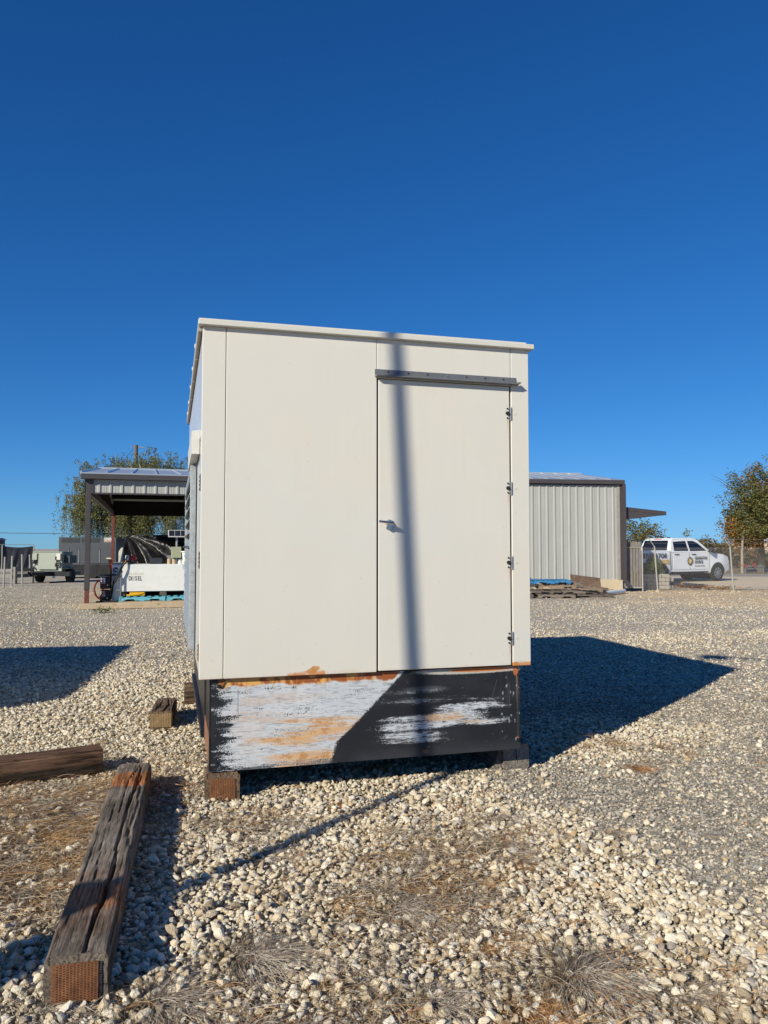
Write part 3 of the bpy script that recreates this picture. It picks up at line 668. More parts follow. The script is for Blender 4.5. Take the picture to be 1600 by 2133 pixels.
# lone block on the gravel
q0 = g(335, 1518); qd = Vector((math.sin(.20) * -1, math.cos(.2), 0))
S3, _ = timber(q0, q0 + qd * .62, .195, .150, wood_b, 12, 'short cracked timber block alone on the cream gravel, wider plate covering its whole end', cracks=[(.0, .6, .02, .05, .008, .03), (.1, .9, -.05, -.02, .006, .02), (.4, 1., .06, .02, .006, .02)], rough=1.2)
nail_plate(S3, .170, .118, 12, 10, -.085, .014, platem2)
# supports under the enclosure base
BH = .186
def lp(u, v): return CO + Vector((u * ca_ - v * sa_, u * sa_ + v * ca_, 0))
p0 = (g(425, 1674) + g(499, 1668)) / 2
S4, _ = timber(p0, p0 + Vector((-.16, 1., 0)).normalized() * 1.1, .215, BH, wood_b, 21, 'timber block with rusty nail plate under the near left corner of the enclosure base', cracks=[(.0, .3, .0, .01, .005, .02)])
nail_plate(S4, .152, .135, 14, 15, -.072, .012, platem)
p1 = (g(1042, 1604) + g(1101, 1600)) / 2 + Vector((.01, -.03, 0))
S5, _ = timber(p1, p1 + Vector((-.28, 1., 0)).normalized() * .62, .20, BH, wood_a, 33, 'pale sawn timber block under the near right corner of the enclosure base', cracks=[(.0, .9, .02, .0, .006, .03)])
wood_p = wood_mat('pale_sawn_wood', (.10, .085, .07), (.20, .175, .15), (.34, .30, .26))
b = MB(); b.prism([(-.175, 0), (-.102, 0), (-.102, BH - .01)], .03, .5, 'y'); b.build('sawn_wedge', wood_p, S5); S5.children[0].data.materials[0] = wood_p
b = MB(); b.tube([(-.01, -.010, BH - .02), (-.006, -.012, .08)], .003, 5); b.build('split', dark, S5)
p2 = g(424, 1461); dv = Vector((-sa_, ca_, 0)); uv = Vector((ca_, sa_, 0))
p2 = lp(.30, 2.95)
S6, _ = timber(lp(-.03, 3.36), lp(1.0, 3.36), .2, BH, wood_b, 44, 'dark timber end sticking out under the left side of the enclosure base', rough=1.6, cracks=[(.0, .5, .0, .03, .02, .03)])
timber(lp(1.4, 3.36), lp(2.45, 3.36), .2, BH, wood_b, 45, 'timber under the far right end of the enclosure base')

# ------------------------------------------------------------------ open carport (left) and metal workshop (right)
charcoal = basic('charcoal_trim', (.062, .055, .058), .5, var=.08, scale=3)
clad = basic('light_grey_cladding', (.37, .37, .35), .5, var=.07, scale=1.5, stretch=(1, 1, .3))
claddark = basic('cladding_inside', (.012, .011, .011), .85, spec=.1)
roofm = basic('galvalume_roof', (.50, .53, .56), .35, .5, var=.06, scale=2)
concrete = basic('slab_concrete', (.46, .36, .24), .9, var=.12, scale=2, bump=.2, dirt=(.34, .25, .16))
oxide = basic('red_oxide_steel', (.15, .045, .035), .6, var=.25, scale=5)
def ribbed(w, h, nr, th=.0, rib=.028):
    """one cladding panel with raised trapezoid ribs, local x width, z height, ribs towards -y"""
    pts = []; s = w / nr
    pts.append((0, 0))
    for i in range(nr):
        x = i * s + s * .5
        for (a, d) in ((-.045, 0), (-.022, -rib), (.022, -rib), (.045, 0)): pts.append((x + a, d))
        if i < nr - 1:
            for q in (-.03, .03): pts += [(x + s / 2 + q - .01, 0), (x + s / 2 + q - .004, -.005), (x + s / 2 + q + .004, -.005), (x + s / 2 + q + .01, 0)]
    pts.append((w, 0)); b = MB(); n = len(pts)
    b.add([(p[0], p[1], 0) for p in pts] + [(p[0], p[1], h) for p in pts], [(i, i + 1, i + 1 + n, i + n) for i in range(n - 1)])
    b.add([(0, .012, 0), (w, .012, 0), (w, .012, h), (0, .012, h)], [(0, 1, 2, 3)])
    return b
def panels(parent, x0, x1, z0, z1, y, mat, name='wall_panel', rz=0., pw=.84, nr=3):
    n = max(1, round((x1 - x0) / pw)); w = (x1 - x0) / n; first = ribbed(w - .002, z1 - z0, nr).build(name, mat, parent)
    c, s = math.cos(rz), math.sin(rz)
    for i in range(n):
        o = first if i == 0 else dup(first, parent)
        o.location = ((x0 + i * w) * c - y * s, (x0 + i * w) * s + y * c, z0); o.rotation_euler = (0, 0, rz)
def gable_roof(parent, x0, x1, y0, y1, ze, zr, t=.05, pw=.61, mat=roofm):
    ym = (y0 + y1) / 2
    for side, (ya, yb, za, zb) in enumerate(((y0, ym, ze, zr), (ym, y1, zr, ze))):
        n = round((x1 - x0) / pw); w = (x1 - x0) / n
        b = MB(); b.add([(0, ya, za), (w - .004, ya, za), (w - .004, yb, zb), (0, yb, zb), (0, ya, za - t), (w - .004, ya, za - t), (w - .004, yb, zb - t), (0, yb, zb - t)], [(0, 1, 2, 3), (7, 6, 5, 4), (0, 4, 5, 1), (1, 5, 6, 2), (2, 6, 7, 3), (3, 7, 4, 0)])
        b.add([(.0, ya, za), (.05, ya, za), (.05, yb, zb), (.0, yb, zb), (.01, ya, za + .04), (.04, ya, za + .04), (.04, yb, zb + .04), (.01, yb, zb + .04)], [(4, 5, 6, 7), (0, 4, 7, 3), (1, 2, 6, 5), (0, 1, 5, 4), (2, 3, 7, 6)])
        first = b.build('roof_panel', mat, parent)
        for i in range(n):
            o = first if i == 0 else dup(first, parent); o.location = (x0 + i * w, 0, 0)
    b = MB(); b.box(x0, x1, ym - .12, ym + .12, zr - .01, zr + .045); b.build('ridge_cap', mat, parent)
# carport
TC = math.radians(17); cp = g(180, 1257, .155); cp.z = 0
car = empty('carport', cp, TC, 'open sided metal carport with charcoal trim and ribbed grey fascia on a concrete slab', 'carport')
CW, CD, SZ = 9.6, 14., .155
def crz(z): return z
ez = at(180, 985, cp.y).z; fb = at(190, 1027, cp.y).z
b = MB(); b.box(-.18, CW + .1, -.05, CD, 0, SZ); b.build('slab', concrete, car, bevel=.01)
b = MB(); b.box(-.18, CW + .18, -.17, -.02, ez - .17, ez - .03); b.build('gutter', charcoal, car, bevel=.01)
gable_roof(car, -.20, CW + .2, -.16, CD + .16, ez, ez + .80)
panels(car, .12, CW - .1, fb + .02, ez - .17, .02, clad, 'fascia_panel')
b = MB(); b.box(.06, CW, .0, .05, fb - .02, fb + .02); b.box(-.06, .12, -.012, .1, fb, ez - .17); b.build('fascia_trim', charcoal, car)
for (x, y) in ((0, 0), (4.8, 0), (CW, 0), (0, CD), (4.8, CD), (CW, CD), (CW, CD / 2)):
    pmat = charcoal if y == 0 else oxide
    b = MB(); b.box(x - .065, x + .065, y - .065 + .05, y + .065 + .05, SZ + (.34 if y == 0 else 0), ez - .05); p_ = b.build('post', pmat, car, bevel=.006)
    if y == 0:
        b = MB(); b.box(x - .055, x + .055, y - .0, y + .11, SZ, SZ + .345); b.build('post_foot', oxide, p_)
for x in (0, CW):
    b = MB(); b.box(x - .05, x + .05, .1, CD, fb - .02, fb + .16); b.build('side_beam', charcoal, car)
    b = MB(); xx0, xx1 = (x - .09, x - .06) if x == 0 else (x + .06, x + .09)
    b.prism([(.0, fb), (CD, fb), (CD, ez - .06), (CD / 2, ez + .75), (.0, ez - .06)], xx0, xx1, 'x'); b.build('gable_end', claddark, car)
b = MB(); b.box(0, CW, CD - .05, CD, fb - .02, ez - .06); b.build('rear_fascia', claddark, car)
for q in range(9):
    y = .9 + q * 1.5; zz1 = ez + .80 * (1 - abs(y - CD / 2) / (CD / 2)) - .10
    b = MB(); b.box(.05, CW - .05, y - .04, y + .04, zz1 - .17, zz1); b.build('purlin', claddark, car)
# workshop
TW = math.radians(8); wp = g(1296, 1232); wk = empty('metal_workshop', wp, TW, 'light grey ribbed metal workshop with charcoal gutter, corner downpipe and side awning', 'workshop')
WW, WD = 6.9, 8.; we = at(1300, 1000, wp.y).z; wpz = at(1290, 1207, wp.y).z
b = MB(); b.box(-WW - .02, .02, -.03, WD, -.05, wpz + .01); b.build('plinth', basic('workshop_plinth', (.54, .45, .32), .9, var=.1, scale=2, dirt=(.5, .36, .2)), wk)
b = MB(); b.box(-WW, -.02, .03, WD - .02, wpz + .01, we - .2); b.build('wall_core', claddark, wk)
panels(wk, -WW, -.16, wpz - .02, we - .2, .0, clad, pw=.80)
b = MB(); b.box(-.16, .012, -.035, .05, wpz - .02, we - .16); b.build('corner_trim', basic('corner_trim_paint', (.30, .27, .25), .5), wk)
for q in range(10):
    pass
panels(wk, .03, WD - .05, wpz, we - .12, -.012, clad, rz=math.pi / 2, pw=.80)
b = MB(); b.prism([(0, we - .2), (WD, we - .2), (WD, we - .05), (WD / 2, we + .52), (0, we - .05)], -.05, .0, 'x'); b.build('gable_end', clad, wk)
b = MB(); b.box(-WW - .02, .10, -.16, .0, we - .17, we - .01); b.box(.012, .05, -.0, WD, we - .17, we - .03); b.build('gutter', charcoal, wk, bevel=.01)
gable_roof(wk, -WW - .1, .10, -.15, WD + .15, we, we + .60)
b = MB(); b.box(.016, .13, -.16, -.04, .42, we - .16); b.add([(.016, -.16, .42), (.13, -.16, .42), (.13, -.04, .42), (.016, -.04, .42), (.15, -.26, .12), (.30, -.22, .20), (.30, -.10, .20), (.15, -.14, .12)], [(0, 1, 5, 4), (1, 2, 6, 5), (2, 3, 7, 6), (3, 0, 4, 7)])
b.build('downpipe', charcoal, wk)
b = MB(); b.box(-.06, .016, -.05, -.036, wpz, we - .16); b.build('corner_flashing', charcoal, wk)
az = at(1297, 1055, wp.y).z; b = MB()
b.add([(.02, .0, az), (1.78, .0, az - .17), (1.78, 5, az - .17), (.02, 5, az), (.02, 0, az - .12), (1.78, 0, az - .31), (1.78, 5, az - .31), (.02, 5, az - .12)], [(0, 1, 2, 3), (7, 6, 5, 4), (0, 4, 5, 1), (1, 5, 6, 2), (2, 6, 7, 3), (3, 7, 4, 0)])
b.add([(.02, .01, az - .121), (1.70, .01, az - .311), (.02, .01, az - .50)], [(0, 1, 2)])
b.build('awning', charcoal, wk)
# brown sheet leaning on the wall, white pipe
leanp = basic('brown_plywood', (.13, .085, .06), .85, var=.3, scale=5, dirt=(.2, .14, .1))
p = at(1183, 1240, 27.3); b = MB(); x0 = at(1183, 1200, 27.6).x; x1 = at(1246, 1200, 27.6).x
b.add([(0, 0, 0), (x1 - x0, 0.1, 0), (x1 - x0, .3, .52), (0, .18, .66)], [(0, 1, 2, 3)]); b.add([(0, .02, 0), (x1 - x0, .12, 0), (x1 - x0, .32, .52), (0, .20, .66)], [(3, 2, 1, 0)])
b.add([(0, 0, 0), (0, .02, 0), (0, .2, .66), (0, .18, .66), (x1 - x0, .1, 0), (x1 - x0, .12, 0), (x1 - x0, .32, .52), (x1 - x0, .3, .52)], [(0, 1, 2, 3), (4, 5, 6, 7), (2, 3, 7, 6)])
tag(b.build('plywood_sheet', leanp, loc=(x0, 27.05, 0)), 'dark brown plywood sheet leaning on the workshop wall behind the pallets', 'board')
pvc = basic('white_pvc', (.72, .74, .74), .35, var=.04)
a = g(1262, 1236, .09); c = g(1300, 1231, .09); b = MB(); d_ = (c - a)
b.tube([a + Vector((0, -.0, 0)), c], .075, 14, cap=False); b.tube([a, c], .068, 14, cap=False); tag(b.build('pvc_pipe', pvc, smooth=True), 'short white plastic pipe lying in front of the workshop plinth', 'pipe')

# ------------------------------------------------------------------ pallets
def pallet_parts(w, d, m, n=7, seed=1, broken=0):
    r = random.Random(seed); parts = []
    for y in (.045, d / 2, d - .045):
        b = MB(); b.prism([(0, .018), (w * .12, .018), (w * .14, .055), (w * .32, .055), (w * .34, .018), (w * .66, .018), (w * .68, .055), (w * .86, .055), (w * .88, .018), (w, .018), (w, .108), (0, .108)], y - .022, y + .022, 'y'); parts.append(('stringer', b))
    for i in range(n):
        if i in (broken if isinstance(broken, tuple) else ()): continue
        x = i * (w - .10) / (n - 1); j = r.uniform(-.008, .008); b = MB(); b.box(x + j, x + .10 + j, r.uniform(0, .02), d - r.uniform(0, .02), .110, .126); parts.append(('deck_board', b))
    for x in (0, w / 2 - .05, w - .10):
        b = MB(); b.box(x, x + .10, 0, d, 0, .016); parts.append(('bottom_board', b))
    return parts
def pallet(loc, rz, m, label, seed=1, tilt=(0, 0), w=1.2, d=1.0, broken=0, group='wooden pallets stacked by the workshop', cat='pallet', name='pallet'):
    root = empty(name, loc, rz, label, cat, group); root.rotation_euler = (tilt[0], tilt[1], rz)
    for nm, b in pallet_parts(w, d, m, seed=seed, broken=broken): b.build(nm, m, root)
    return root
pg = basic('grey_pallet_wood', (.19, .16, .135), .9, var=.45, scale=9, bump=.3, stretch=(1, 1, 6))
pb_ = basic('brown_pallet_wood', (.25, .18, .125), .9, var=.35, scale=9, bump=.3, stretch=(1, 1, 6), dirt=(.32, .27, .21))
pd = basic('dark_pallet_wood', (.11, .09, .078), .9, var=.35, scale=9, bump=.3)
blue = basic('blue_pallet_paint', (.035, .19, .40), .7, var=.25, scale=9, dirt=(.12, .24, .36))
cyan = basic('cyan_pallet_paint', (.12, .42, .52), .7, var=.2, scale=9, dirt=(.30, .50, .54))
def X(px, d): return (px - 800) * d / 1590 / 1.0
base_y = 24.4
pallet((X(1285, base_y) - 1.25, base_y + .12, 0), .05, pd, 'lowest dark pallet of the pile, at the right end', 2, (0, .0))
pallet((X(1285, base_y) - 2.55, base_y - .1, 0), .03, pg, 'lowest grey pallet of the pile, next to the cream enclosure', 3)
pallet((X(1285, base_y) - 3.9, base_y - .1, 0), -.02, pd, 'lowest pallet of the pile, mostly hidden behind the enclosure', 13)
pallet((X(1285, base_y) - 1.75, base_y + .1, .135), .14, pg, 'grey pallet slanting on the second layer of the pile at its right end', 4, (.0, .03), broken=(2,))
pallet((X(1285, base_y) - 3.0, base_y + .05, .132), -.05, pd, 'dark pallet on the second layer of the pile, left', 5, (0, .01), broken=(4,))
pallet((X(1285, base_y) - 1.45, base_y + .62, .20), .10, pb_, 'brown weathered pallet on the third layer near the white pipe', 6, (.02, .05), broken=(3, 5))
pallet((X(1285, base_y) - 2.45, base_y + .3, .265), -.08, pb_, 'brown pallet on the third layer under the grey one', 7, (0, -.02), broken=(1,))
pallet((X(1285, base_y) - 2.15, base_y + .5, .395), .05, pg, 'grey pallet lying loose near the top of the pile beside the blue one', 8, (.0, .05), broken=(5,))
pallet((X(1196, base_y) - 1.22, base_y + .35, .43), .02, blue, 'blue painted pallet on top of the pile by the workshop', 9)
for i, (x0, y0, z0, ln, a) in enumerate(((-1.3, -.25, .02, .9, .02), (-2.6, .0, .30, 1.5, -.1), (-1.2, .1, .30, 1.1, .16), (-2.0, .2, .41, 1.4, .06))):
    b = MB(); b.box(0, ln, 0, .09, 0, .02)
    tag(b.build('loose_board', [pg, pb_, pb_, pg][i], loc=(X(1285, base_y) + x0, base_y + y0 - .25, z0), rot=(0, .04 * (i - 1), a)), ['thin grey board on the ground at the foot of the pallet pile', 'long brown board lying across the pallet pile', 'pale brown board poking from the right end of the pallet pile', 'grey board on top of the pallet pile beside the blue pallet'][i], 'board', 'loose boards on the pallet pile')
# ------------------------------------------------------------------ things under and around the carport
def cl(px, py, yl, z=None):
    """carport-local point at local depth yl seen at pixel px"""
    # ray / plane y_local = yl
    r = ray(px, py); nv = Vector((-math.sin(TC), math.cos(TC), 0)); o = cp + nv * yl; c = Vector((0, 0, HC))
    t = (o - c).dot(nv) / r.dot(nv); q = c + r * t; u_ = Vector((math.cos(TC), math.sin(TC), 0)); return (q - cp).dot(u_), q.z
def world(xl, yl, z=0.): return cp + Vector((xl * math.cos(TC) - yl * math.sin(TC), xl * math.sin(TC) + yl * math.cos(TC), z))
whitep = basic('white_tank_paint', (.72, .73, .70), .45, var=.04, scale=3, dirt=(.66, .64, .55))
TY = .55
xl0, tz1 = cl(234, 1176, TY); _, tz0 = cl(236, 1233, TY); xl1 = xl0 + 3.1
tank = empty('diesel_tank', world(xl0, TY), TC, 'white rectangular fuel tank marked DIESEL standing on cyan pallets under the carport', 'fuel tank')
TL = xl1 - xl0; tz0 += .0
b = MB(); b.box(0, TL, 0, 1.1, tz0, tz1); body = b.build('tank_body', whitep, tank, bevel=.012)
b = MB(); b.box(0, .40, .02, 1.0, tz1 + .002, tz1 + .05); b.build('top_ledge', basic('ledge_grey', (.35, .34, .31), .6), tank, bevel=.005)
b = MB(); b.box(.03, .20, .012, .35, SZ + .02, tz0); b.box(TL - .3, TL - .1, .012, .35, SZ + .13, tz0); b.build('leg', whitep, tank)
inkd = basic('faded_black_ink', (.10, .11, .10), .7); inky = basic('faded_yellow_ink', (.62, .58, .38), .7)
def tl(px, py): a, z = cl(px, py, TY); return a - xl0, z
vf = basic('very_faded_ink', (.45, .46, .44), .7)
for ch, px in zip('DIESEL', (267.5, 273.6, 276.5, 281.5, 286.7, 291.5)):
    a, z = tl(px, 1209); text(ch, .165, vf if px == 276.5 else inkd, body, (a, -.004, z), (math.pi / 2, 0, 0), sx=.62, bold=.004)
a, z = tl(262, 1198); text('CAUTION', .10, inky, body, (a, -.0035, z), (math.pi / 2, 0, 0), sx=1.)
a, z = tl(241, 1187); b = MB(); b.tube([(a, .001, z), (a, -.004, z)], .068, 20); lg = b.build('logo_disc', basic('logo_black', (.03, .035, .035), .5), body)
text('V', .10, whitep, body, (a - .045, -.0065, z - .035), (math.pi / 2, 0, 0), 'logo_letter', 1.); b = MB(); b.tube([(a + .03, -.0045, z - .012), (a + .03, -.0065, z - .012)], .026, 12); b.build('logo_mark', whitep, body)
a, z = tl(254, 1190); b = MB(); b.prism([(a - .03, z - .03), (a + .03, z - .03), (a, z + .03)], -.004, .002); b.build('warning_triangle', inkd, body)
a, z = tl(384, 1181); b = MB(); b.box(a - .05, a + .05, -.004, .002, z - .07, z + .07); b.build('data_label', basic('label_grey', (.48, .50, .50), .5), body)
# cyan pallets under it
for i, x in enumerate((tl(248, 1240)[0], tl(248, 1240)[0] + 1.24, tl(248, 1240)[0] + 2.48)):
    w_ = world(xl0 + x, TY - .12, SZ + .003)
    pallet(w_, TC + (.0, .01, 0)[i], cyan, ['cyan pallet under the left half of the white tank', 'cyan pallet under the right half of the white tank', 'cyan pallet at the far end of the white tank behind the enclosure'][i], 30 + i, w=1.2, d=1.0, group='cyan pallets on the carport slab')
# dunnage blocks + yellow bucket lid between tank and pallets
dun = basic('dunnage_wood', (.10, .085, .07), .9, var=.3)
for i, px in enumerate((256, 340)):
    a, z = tl(px, 1240); b = MB(); b.box(-.09, .09, 0, .7, SZ + .135, tz0 - .002); tag(b.build('dunnage_block', dun, loc=world(xl0 + a, TY + .02), rot=(0, 0, TC), bevel=.008), ['dark wood block between tank and cyan pallet, left of the yellow case', 'dark wood block between tank and cyan pallet, right of the yellow case'][i], 'wood block', 'blocks under the white tank')
a, z = tl(270, 1240); yellow = basic('yellow_plastic', (.72, .40, .02), .45, var=.08)
yb = empty('yellow_case', world(xl0 + a, TY - .02), TC, 'flat yellow plastic case tucked under the white tank', 'case')
b = MB(); b.box(0, .40, 0, .3, SZ + .14, SZ + .235); b.build('case_body', yellow, yb, bevel=.012); b = MB(); b.box(-.08, .02, .0, .25, SZ + .14, SZ + .185); b.build('case_foot', yellow, yb, bevel=.008)
b = MB(); b.tube([(.08, -.01, SZ + .15), (.2, -.02, SZ + .16), (.35, -.012, SZ + .20), (.40, .0, SZ + .22)], .006, 6); b.build('strap', rubber, yb)
# filter, pump, lights on the tank
def onTank(px, yoff, base=None): a = tl(px, 1172)[0]; return world(xl0 + a, TY + yoff, (base if base else tz1))
redm = basic('red_pump_paint', (.42, .03, .03), .4, var=.1); orange = basic('orange_cap', (.75, .20, .03), .45)
fl = empty('fuel_filter', onTank(264, .3), TC, 'white spin-on fuel filter with orange base on top of the white tank', 'fuel filter')
b = MB(); b.tube([(0, 0, .0), (0, 0, .11)], .045, 12); b.build('filter_base', orange, fl); b = MB(); b.tube([(0, 0, .112), (0, 0, .22), (0, 0, .25)], [.05, .05, .035], 14); b.build('filter_can', whitep, fl)
pm = empty('fuel_pump', onTank(276, .3), TC, 'small red hand pump on top of the white tank beside the filter', 'pump')
b = MB(); b.tube([(0, 0, 0), (0, 0, .1)], .03, 10); b.build('pump_stand', steel, pm)
b = MB(); b.tube([(-.08, -.0, .14), (-.02, 0, .17), (.05, 0, .14)], [.04, .07, .05], 12); b.tube([(.02, -.05, .16), (.02, .08, .16)], .075, 14); b.tube([(.03, 0, .17), (.07, 0, .27)], .03, 10); b.build('pump_body', redm, pm, bevel=.0)
b = MB(); b.tube([(.06, 0, .08), (.12, 0, .12), (.14, 0, .22)], .022, 8); b.tube([(-.02, -.05, .04), (.1, -.05, .03)], .02, 8); b.build('pump_fitting', rubber, pm)
# black box and cylinder row behind
a = tl(312, 1170)[0]; b = MB(); b.box(0, .34, 0, .3, 0, .17); tag(b.build('battery_box', basic('black_plastic', (.03, .035, .045), .5), loc=world(xl0 + a, TY + .35, tz1 + .002), rot=(0, 0, TC), bevel=.01), 'low black plastic box on top of the white tank before the tarp', 'box')
# solar power unit
sp = empty('solar_panel_mast', onTank(368, .35), TC, 'small tilted solar panel on a mast and grey green control box on the white tank', 'solar panel')
pz = at(370, 1118, 20.4).z - tz1; pz0 = at(370, 1102, 20.4).z - tz1
b = MB(); b.tube([(0, 0, 0), (0, 0, pz + .12)], .022, 8); b.build('mast', steel, sp)
b = MB(); b.tube([(.03, .15, 0), (.03, .15, pz + .45)], .01, 6); b.build('antenna', steel, sp); b = MB(); b.tube([(.03, .15, pz + .40), (.03, .15, pz + .44), (.03, .15, pz + .50), (.03, .15, pz + .53)], [.02, .045, .045, .01], 10); b.build('antenna_dome', whitep, sp, smooth=True)
PW = .52; PH = pz0 - pz; b = MB(); M = Matrix.Translation((0.03, -.02, pz + .10)) @ Matrix.Rotation(-math.radians(55), 4, 'X')
b.box(-PW / 2, PW / 2, -.012, .012, -.16, .16, M); pn = b.build('panel_frame', basic('white_alloy', (.6, .6, .6), .4), sp)
for q in range(3):
    b = MB(); w3 = (PW - .05) / 3; x = -PW / 2 + .022 + q * (w3 + .003); b.box(x, x + w3 - .006, -.0135, -.0125, -.14, .14, M @ Matrix.Identity(4)); b.build('solar_cell', basic('solar_cell', (.015, .02, .035), .2) if q == 0 else bpy.data.materials['solar_cell'], pn)
gz1 = at(370, 1139, 20.4).z - tz1; gz0 = at(370, 1163, 20.4).z - tz1
b = MB(); b.box(-.14, .13, -.14, -.02, gz0, gz1); b.build('control_box', basic('grey_green_box', (.33, .35, .23), .5), sp, bevel=.008)
for q in (-.19, -.06, .1, .2):
    b = MB(); b.tube([(q, .0, .0), (q, .0, .13), (q, .0, .15)], [.055, .055, .03], 12); b.build('cell_jar', whitep if q > 0 else concrete, sp)
b = MB(); b.box(-.24, .3, .02, .2, .10, .24); b.build('junction_box', basic('unit_grey', (.2, .21, .22), .5), sp)
bk = empty('white_bucket', onTank(388, .2), TC, 'white plastic bucket on the white tank beside the solar mast', 'bucket')
b = MB(); b.tube([(0, 0, .07), (0, 0, .12), (0, 0, .33)], [.07, .09, .11], 16); b.build('bucket_body', whitep, bk); b = MB(); b.tube([(0, 0, .33), (0, 0, .36)], .135, 16); b.build('rim', whitep, bk); b = MB(); b.tube([(0, 0, 0), (0, 0, .07)], .02, 8); b.build('spigot', redm, bk)
# tarp covered machine
def tarp():
    n, m = 150, 90; r = np.random.default_rng(9)
    a0 = cl(254, 1170, 1.9)[0] - .35; a1 = a0 + 4.6; zt = at(300, 1116, cp.y + 2.6).z
    s = np.linspace(0, 1, n)[None, :]; t = np.linspace(0, 1, m)[:, None]
    # t: 0 front ground, .5 ridge, 1 back ground
    x = a0 + (a1 - a0) * s + 0 * t; prof = np.sin(np.clip(t, 0, 1) * math.pi) ** .45
    top = np.interp(s, [0, .045, .09, .35, .6, 1], [.05, .35, 1.0, 1.03, .95, .8])
    fold = fbm(m, n, 2.5, 16, r, 3); fold2 = fbm(m, n, 7, 26, r, 3)
    drape = np.abs(((s * 11 + t * 6 + fold * 1.6) % 1) - .5) * 2
    drape2 = np.abs(((s * 5 - t * 4.5 + fold * 1.3) % 1) - .5) * 2
    an = np.arctan2(.5 - t, (s - .07) * 2.2); rd = np.hypot(.5 - t, (s - .07) * 2.2)
    cre = np.abs(((an * 3.1 + .35 * fold) % 1) - .5) * 2; cre2 = np.abs(((an * 6.3 + .6 * fold2 + .3) % 1) - .5) * 2
    amp = np.clip(rd * 1.6, 0, 1) * (1 - .5 * np.clip(rd - .6, 0, 1))
    z = SZ + (zt - SZ) * prof * top * (1 - .05 * cre * amp)
    y = 1.75 + 2.2 * t - .26 * amp * (1 - cre) ** 1.4 - .10 * amp * (1 - cre2) + .08 * (fold - .5)
    x = x + .18 * (1 - prof) * np.where(s < .12, -1, 0)
    V = np.stack([x, y, z + .03 * (fold2 - .5)], -1).reshape(-1, 3); V[:, 2] = np.maximum(V[:, 2], SZ + .002); I = np.arange(n * m).reshape(m, n)
    F = np.stack([I[:-1, :-1], I[:-1, 1:], I[1:, 1:], I[1:, :-1]], -1).reshape(-1, 4)
    k = N('black_tarpaulin', .36, 0, .5); k.col(k.ramp(k.noise(8), [(.3, (.005, .005, .006)), (.7, (.012, .012, .013))])); k.bump(k.noise(5, 5, .6), .5, .04)
    o = npmesh('tarpaulin', V, F, k.m); o.data.shade_smooth(); o.location = world(0, 0); o.rotation_euler = (0, 0, TC)
    md = o.modifiers.new('thick', 'SOLIDIFY'); md.thickness = .01
    return tag(o, 'creased black tarpaulin draped over machinery behind the white tank', 'tarpaulin')
tarp()
# cream cabinet seen between the brown post and the tarp
a = cl(247, 1170, 4.6)[0]; cz = at(250, 1137, cp.y + 4.6).z
cb = empty('cream_cabinet', world(a, 4.6), TC, 'pale cream machine cabinet half hidden behind the black tarpaulin', 'cabinet')
b = MB(); b.box(0, .3, 0, .8, SZ + .2, cz - .18); b.prism([(0, cz - .18), (.3, cz - .18), (.3, cz - .06), (.08, cz - .06)], .02, .78); b.build('cabinet_body', basic('pale_cream_paint', (.62, .60, .50), .5), cb, bevel=.01); b = MB(); b.box(-.25, .3, -.1, -.02, .98, 1.05); b.build('red_strip', redm, cb); b = MB(); b.box(.05, .28, .05, .75, SZ, SZ + .2); b.build('skid', blackpaint, cb)
# dispensing cabinets left of the tank, hoses, coil
a0c = cl(208, 1240, .4)[0]; wb = empty('dispenser_stack', world(a0c, .4), TC, 'two stacked black battery chargers with white labels left of the white tank', 'charger')
z0c = SZ; zt = at(210, 1200, cp.y + .4).z; hc = (zt - z0c) / 2
for q in range(2):
    b = MB(); b.box(0, .26, 0, .3, z0c + q * hc, z0c + (q + 1) * hc - .03); c_ = b.build('charger_case', basic('gloss_black', (.015, .015, .017), .25) if q == 0 else bpy.data.materials['gloss_black'], wb, bevel=.02)
    b = MB(); b.box(.015, .13, -.004, .0, z0c + q * hc + hc * .42, z0c + (q + 1) * hc - .05); b.build('paper_label', whitep, c_); b = MB(); b.tube([(.19, 0, z0c + q * hc + .1), (.19, -.03, z0c + q * hc + .1)], .018, 8); b.build('knob', chrome, c_)
b = MB(); b.box(-.02, .42, .05, .28, zt - .005, zt + .04); b.build('top_plate', blackpaint, wb)
coil = MB(); r = random.Random(4)
for q in range(7):
    rr = .21 + r.uniform(-.04, .03); rz_ = .24 + r.uniform(-.04, .03); cx_ = r.uniform(-.03, .03); pts = [(cx_ + rr * .55 * math.cos(t_ / 20 * 6.283), -.02 * q + .03 * math.sin(t_ * .7), .44 + rz_ * math.sin(t_ / 20 * 6.283)) for t_ in range(21)]
    coil.tube(pts, .009, 6, cap=False)
co = coil.build('cord_coil', basic('red_cord', (.32, .05, .045), .55), loc=world(a0c - .02, .45, -.10 + SZ), rot=(0, 0, TC), smooth=True); tag(co, 'loops of red extension cord hanging beside the black chargers', 'cord')
hz = MB()
def wl_(px, py, yl): x_, z_ = cl(px, py, yl); return world(x_, yl, z_)
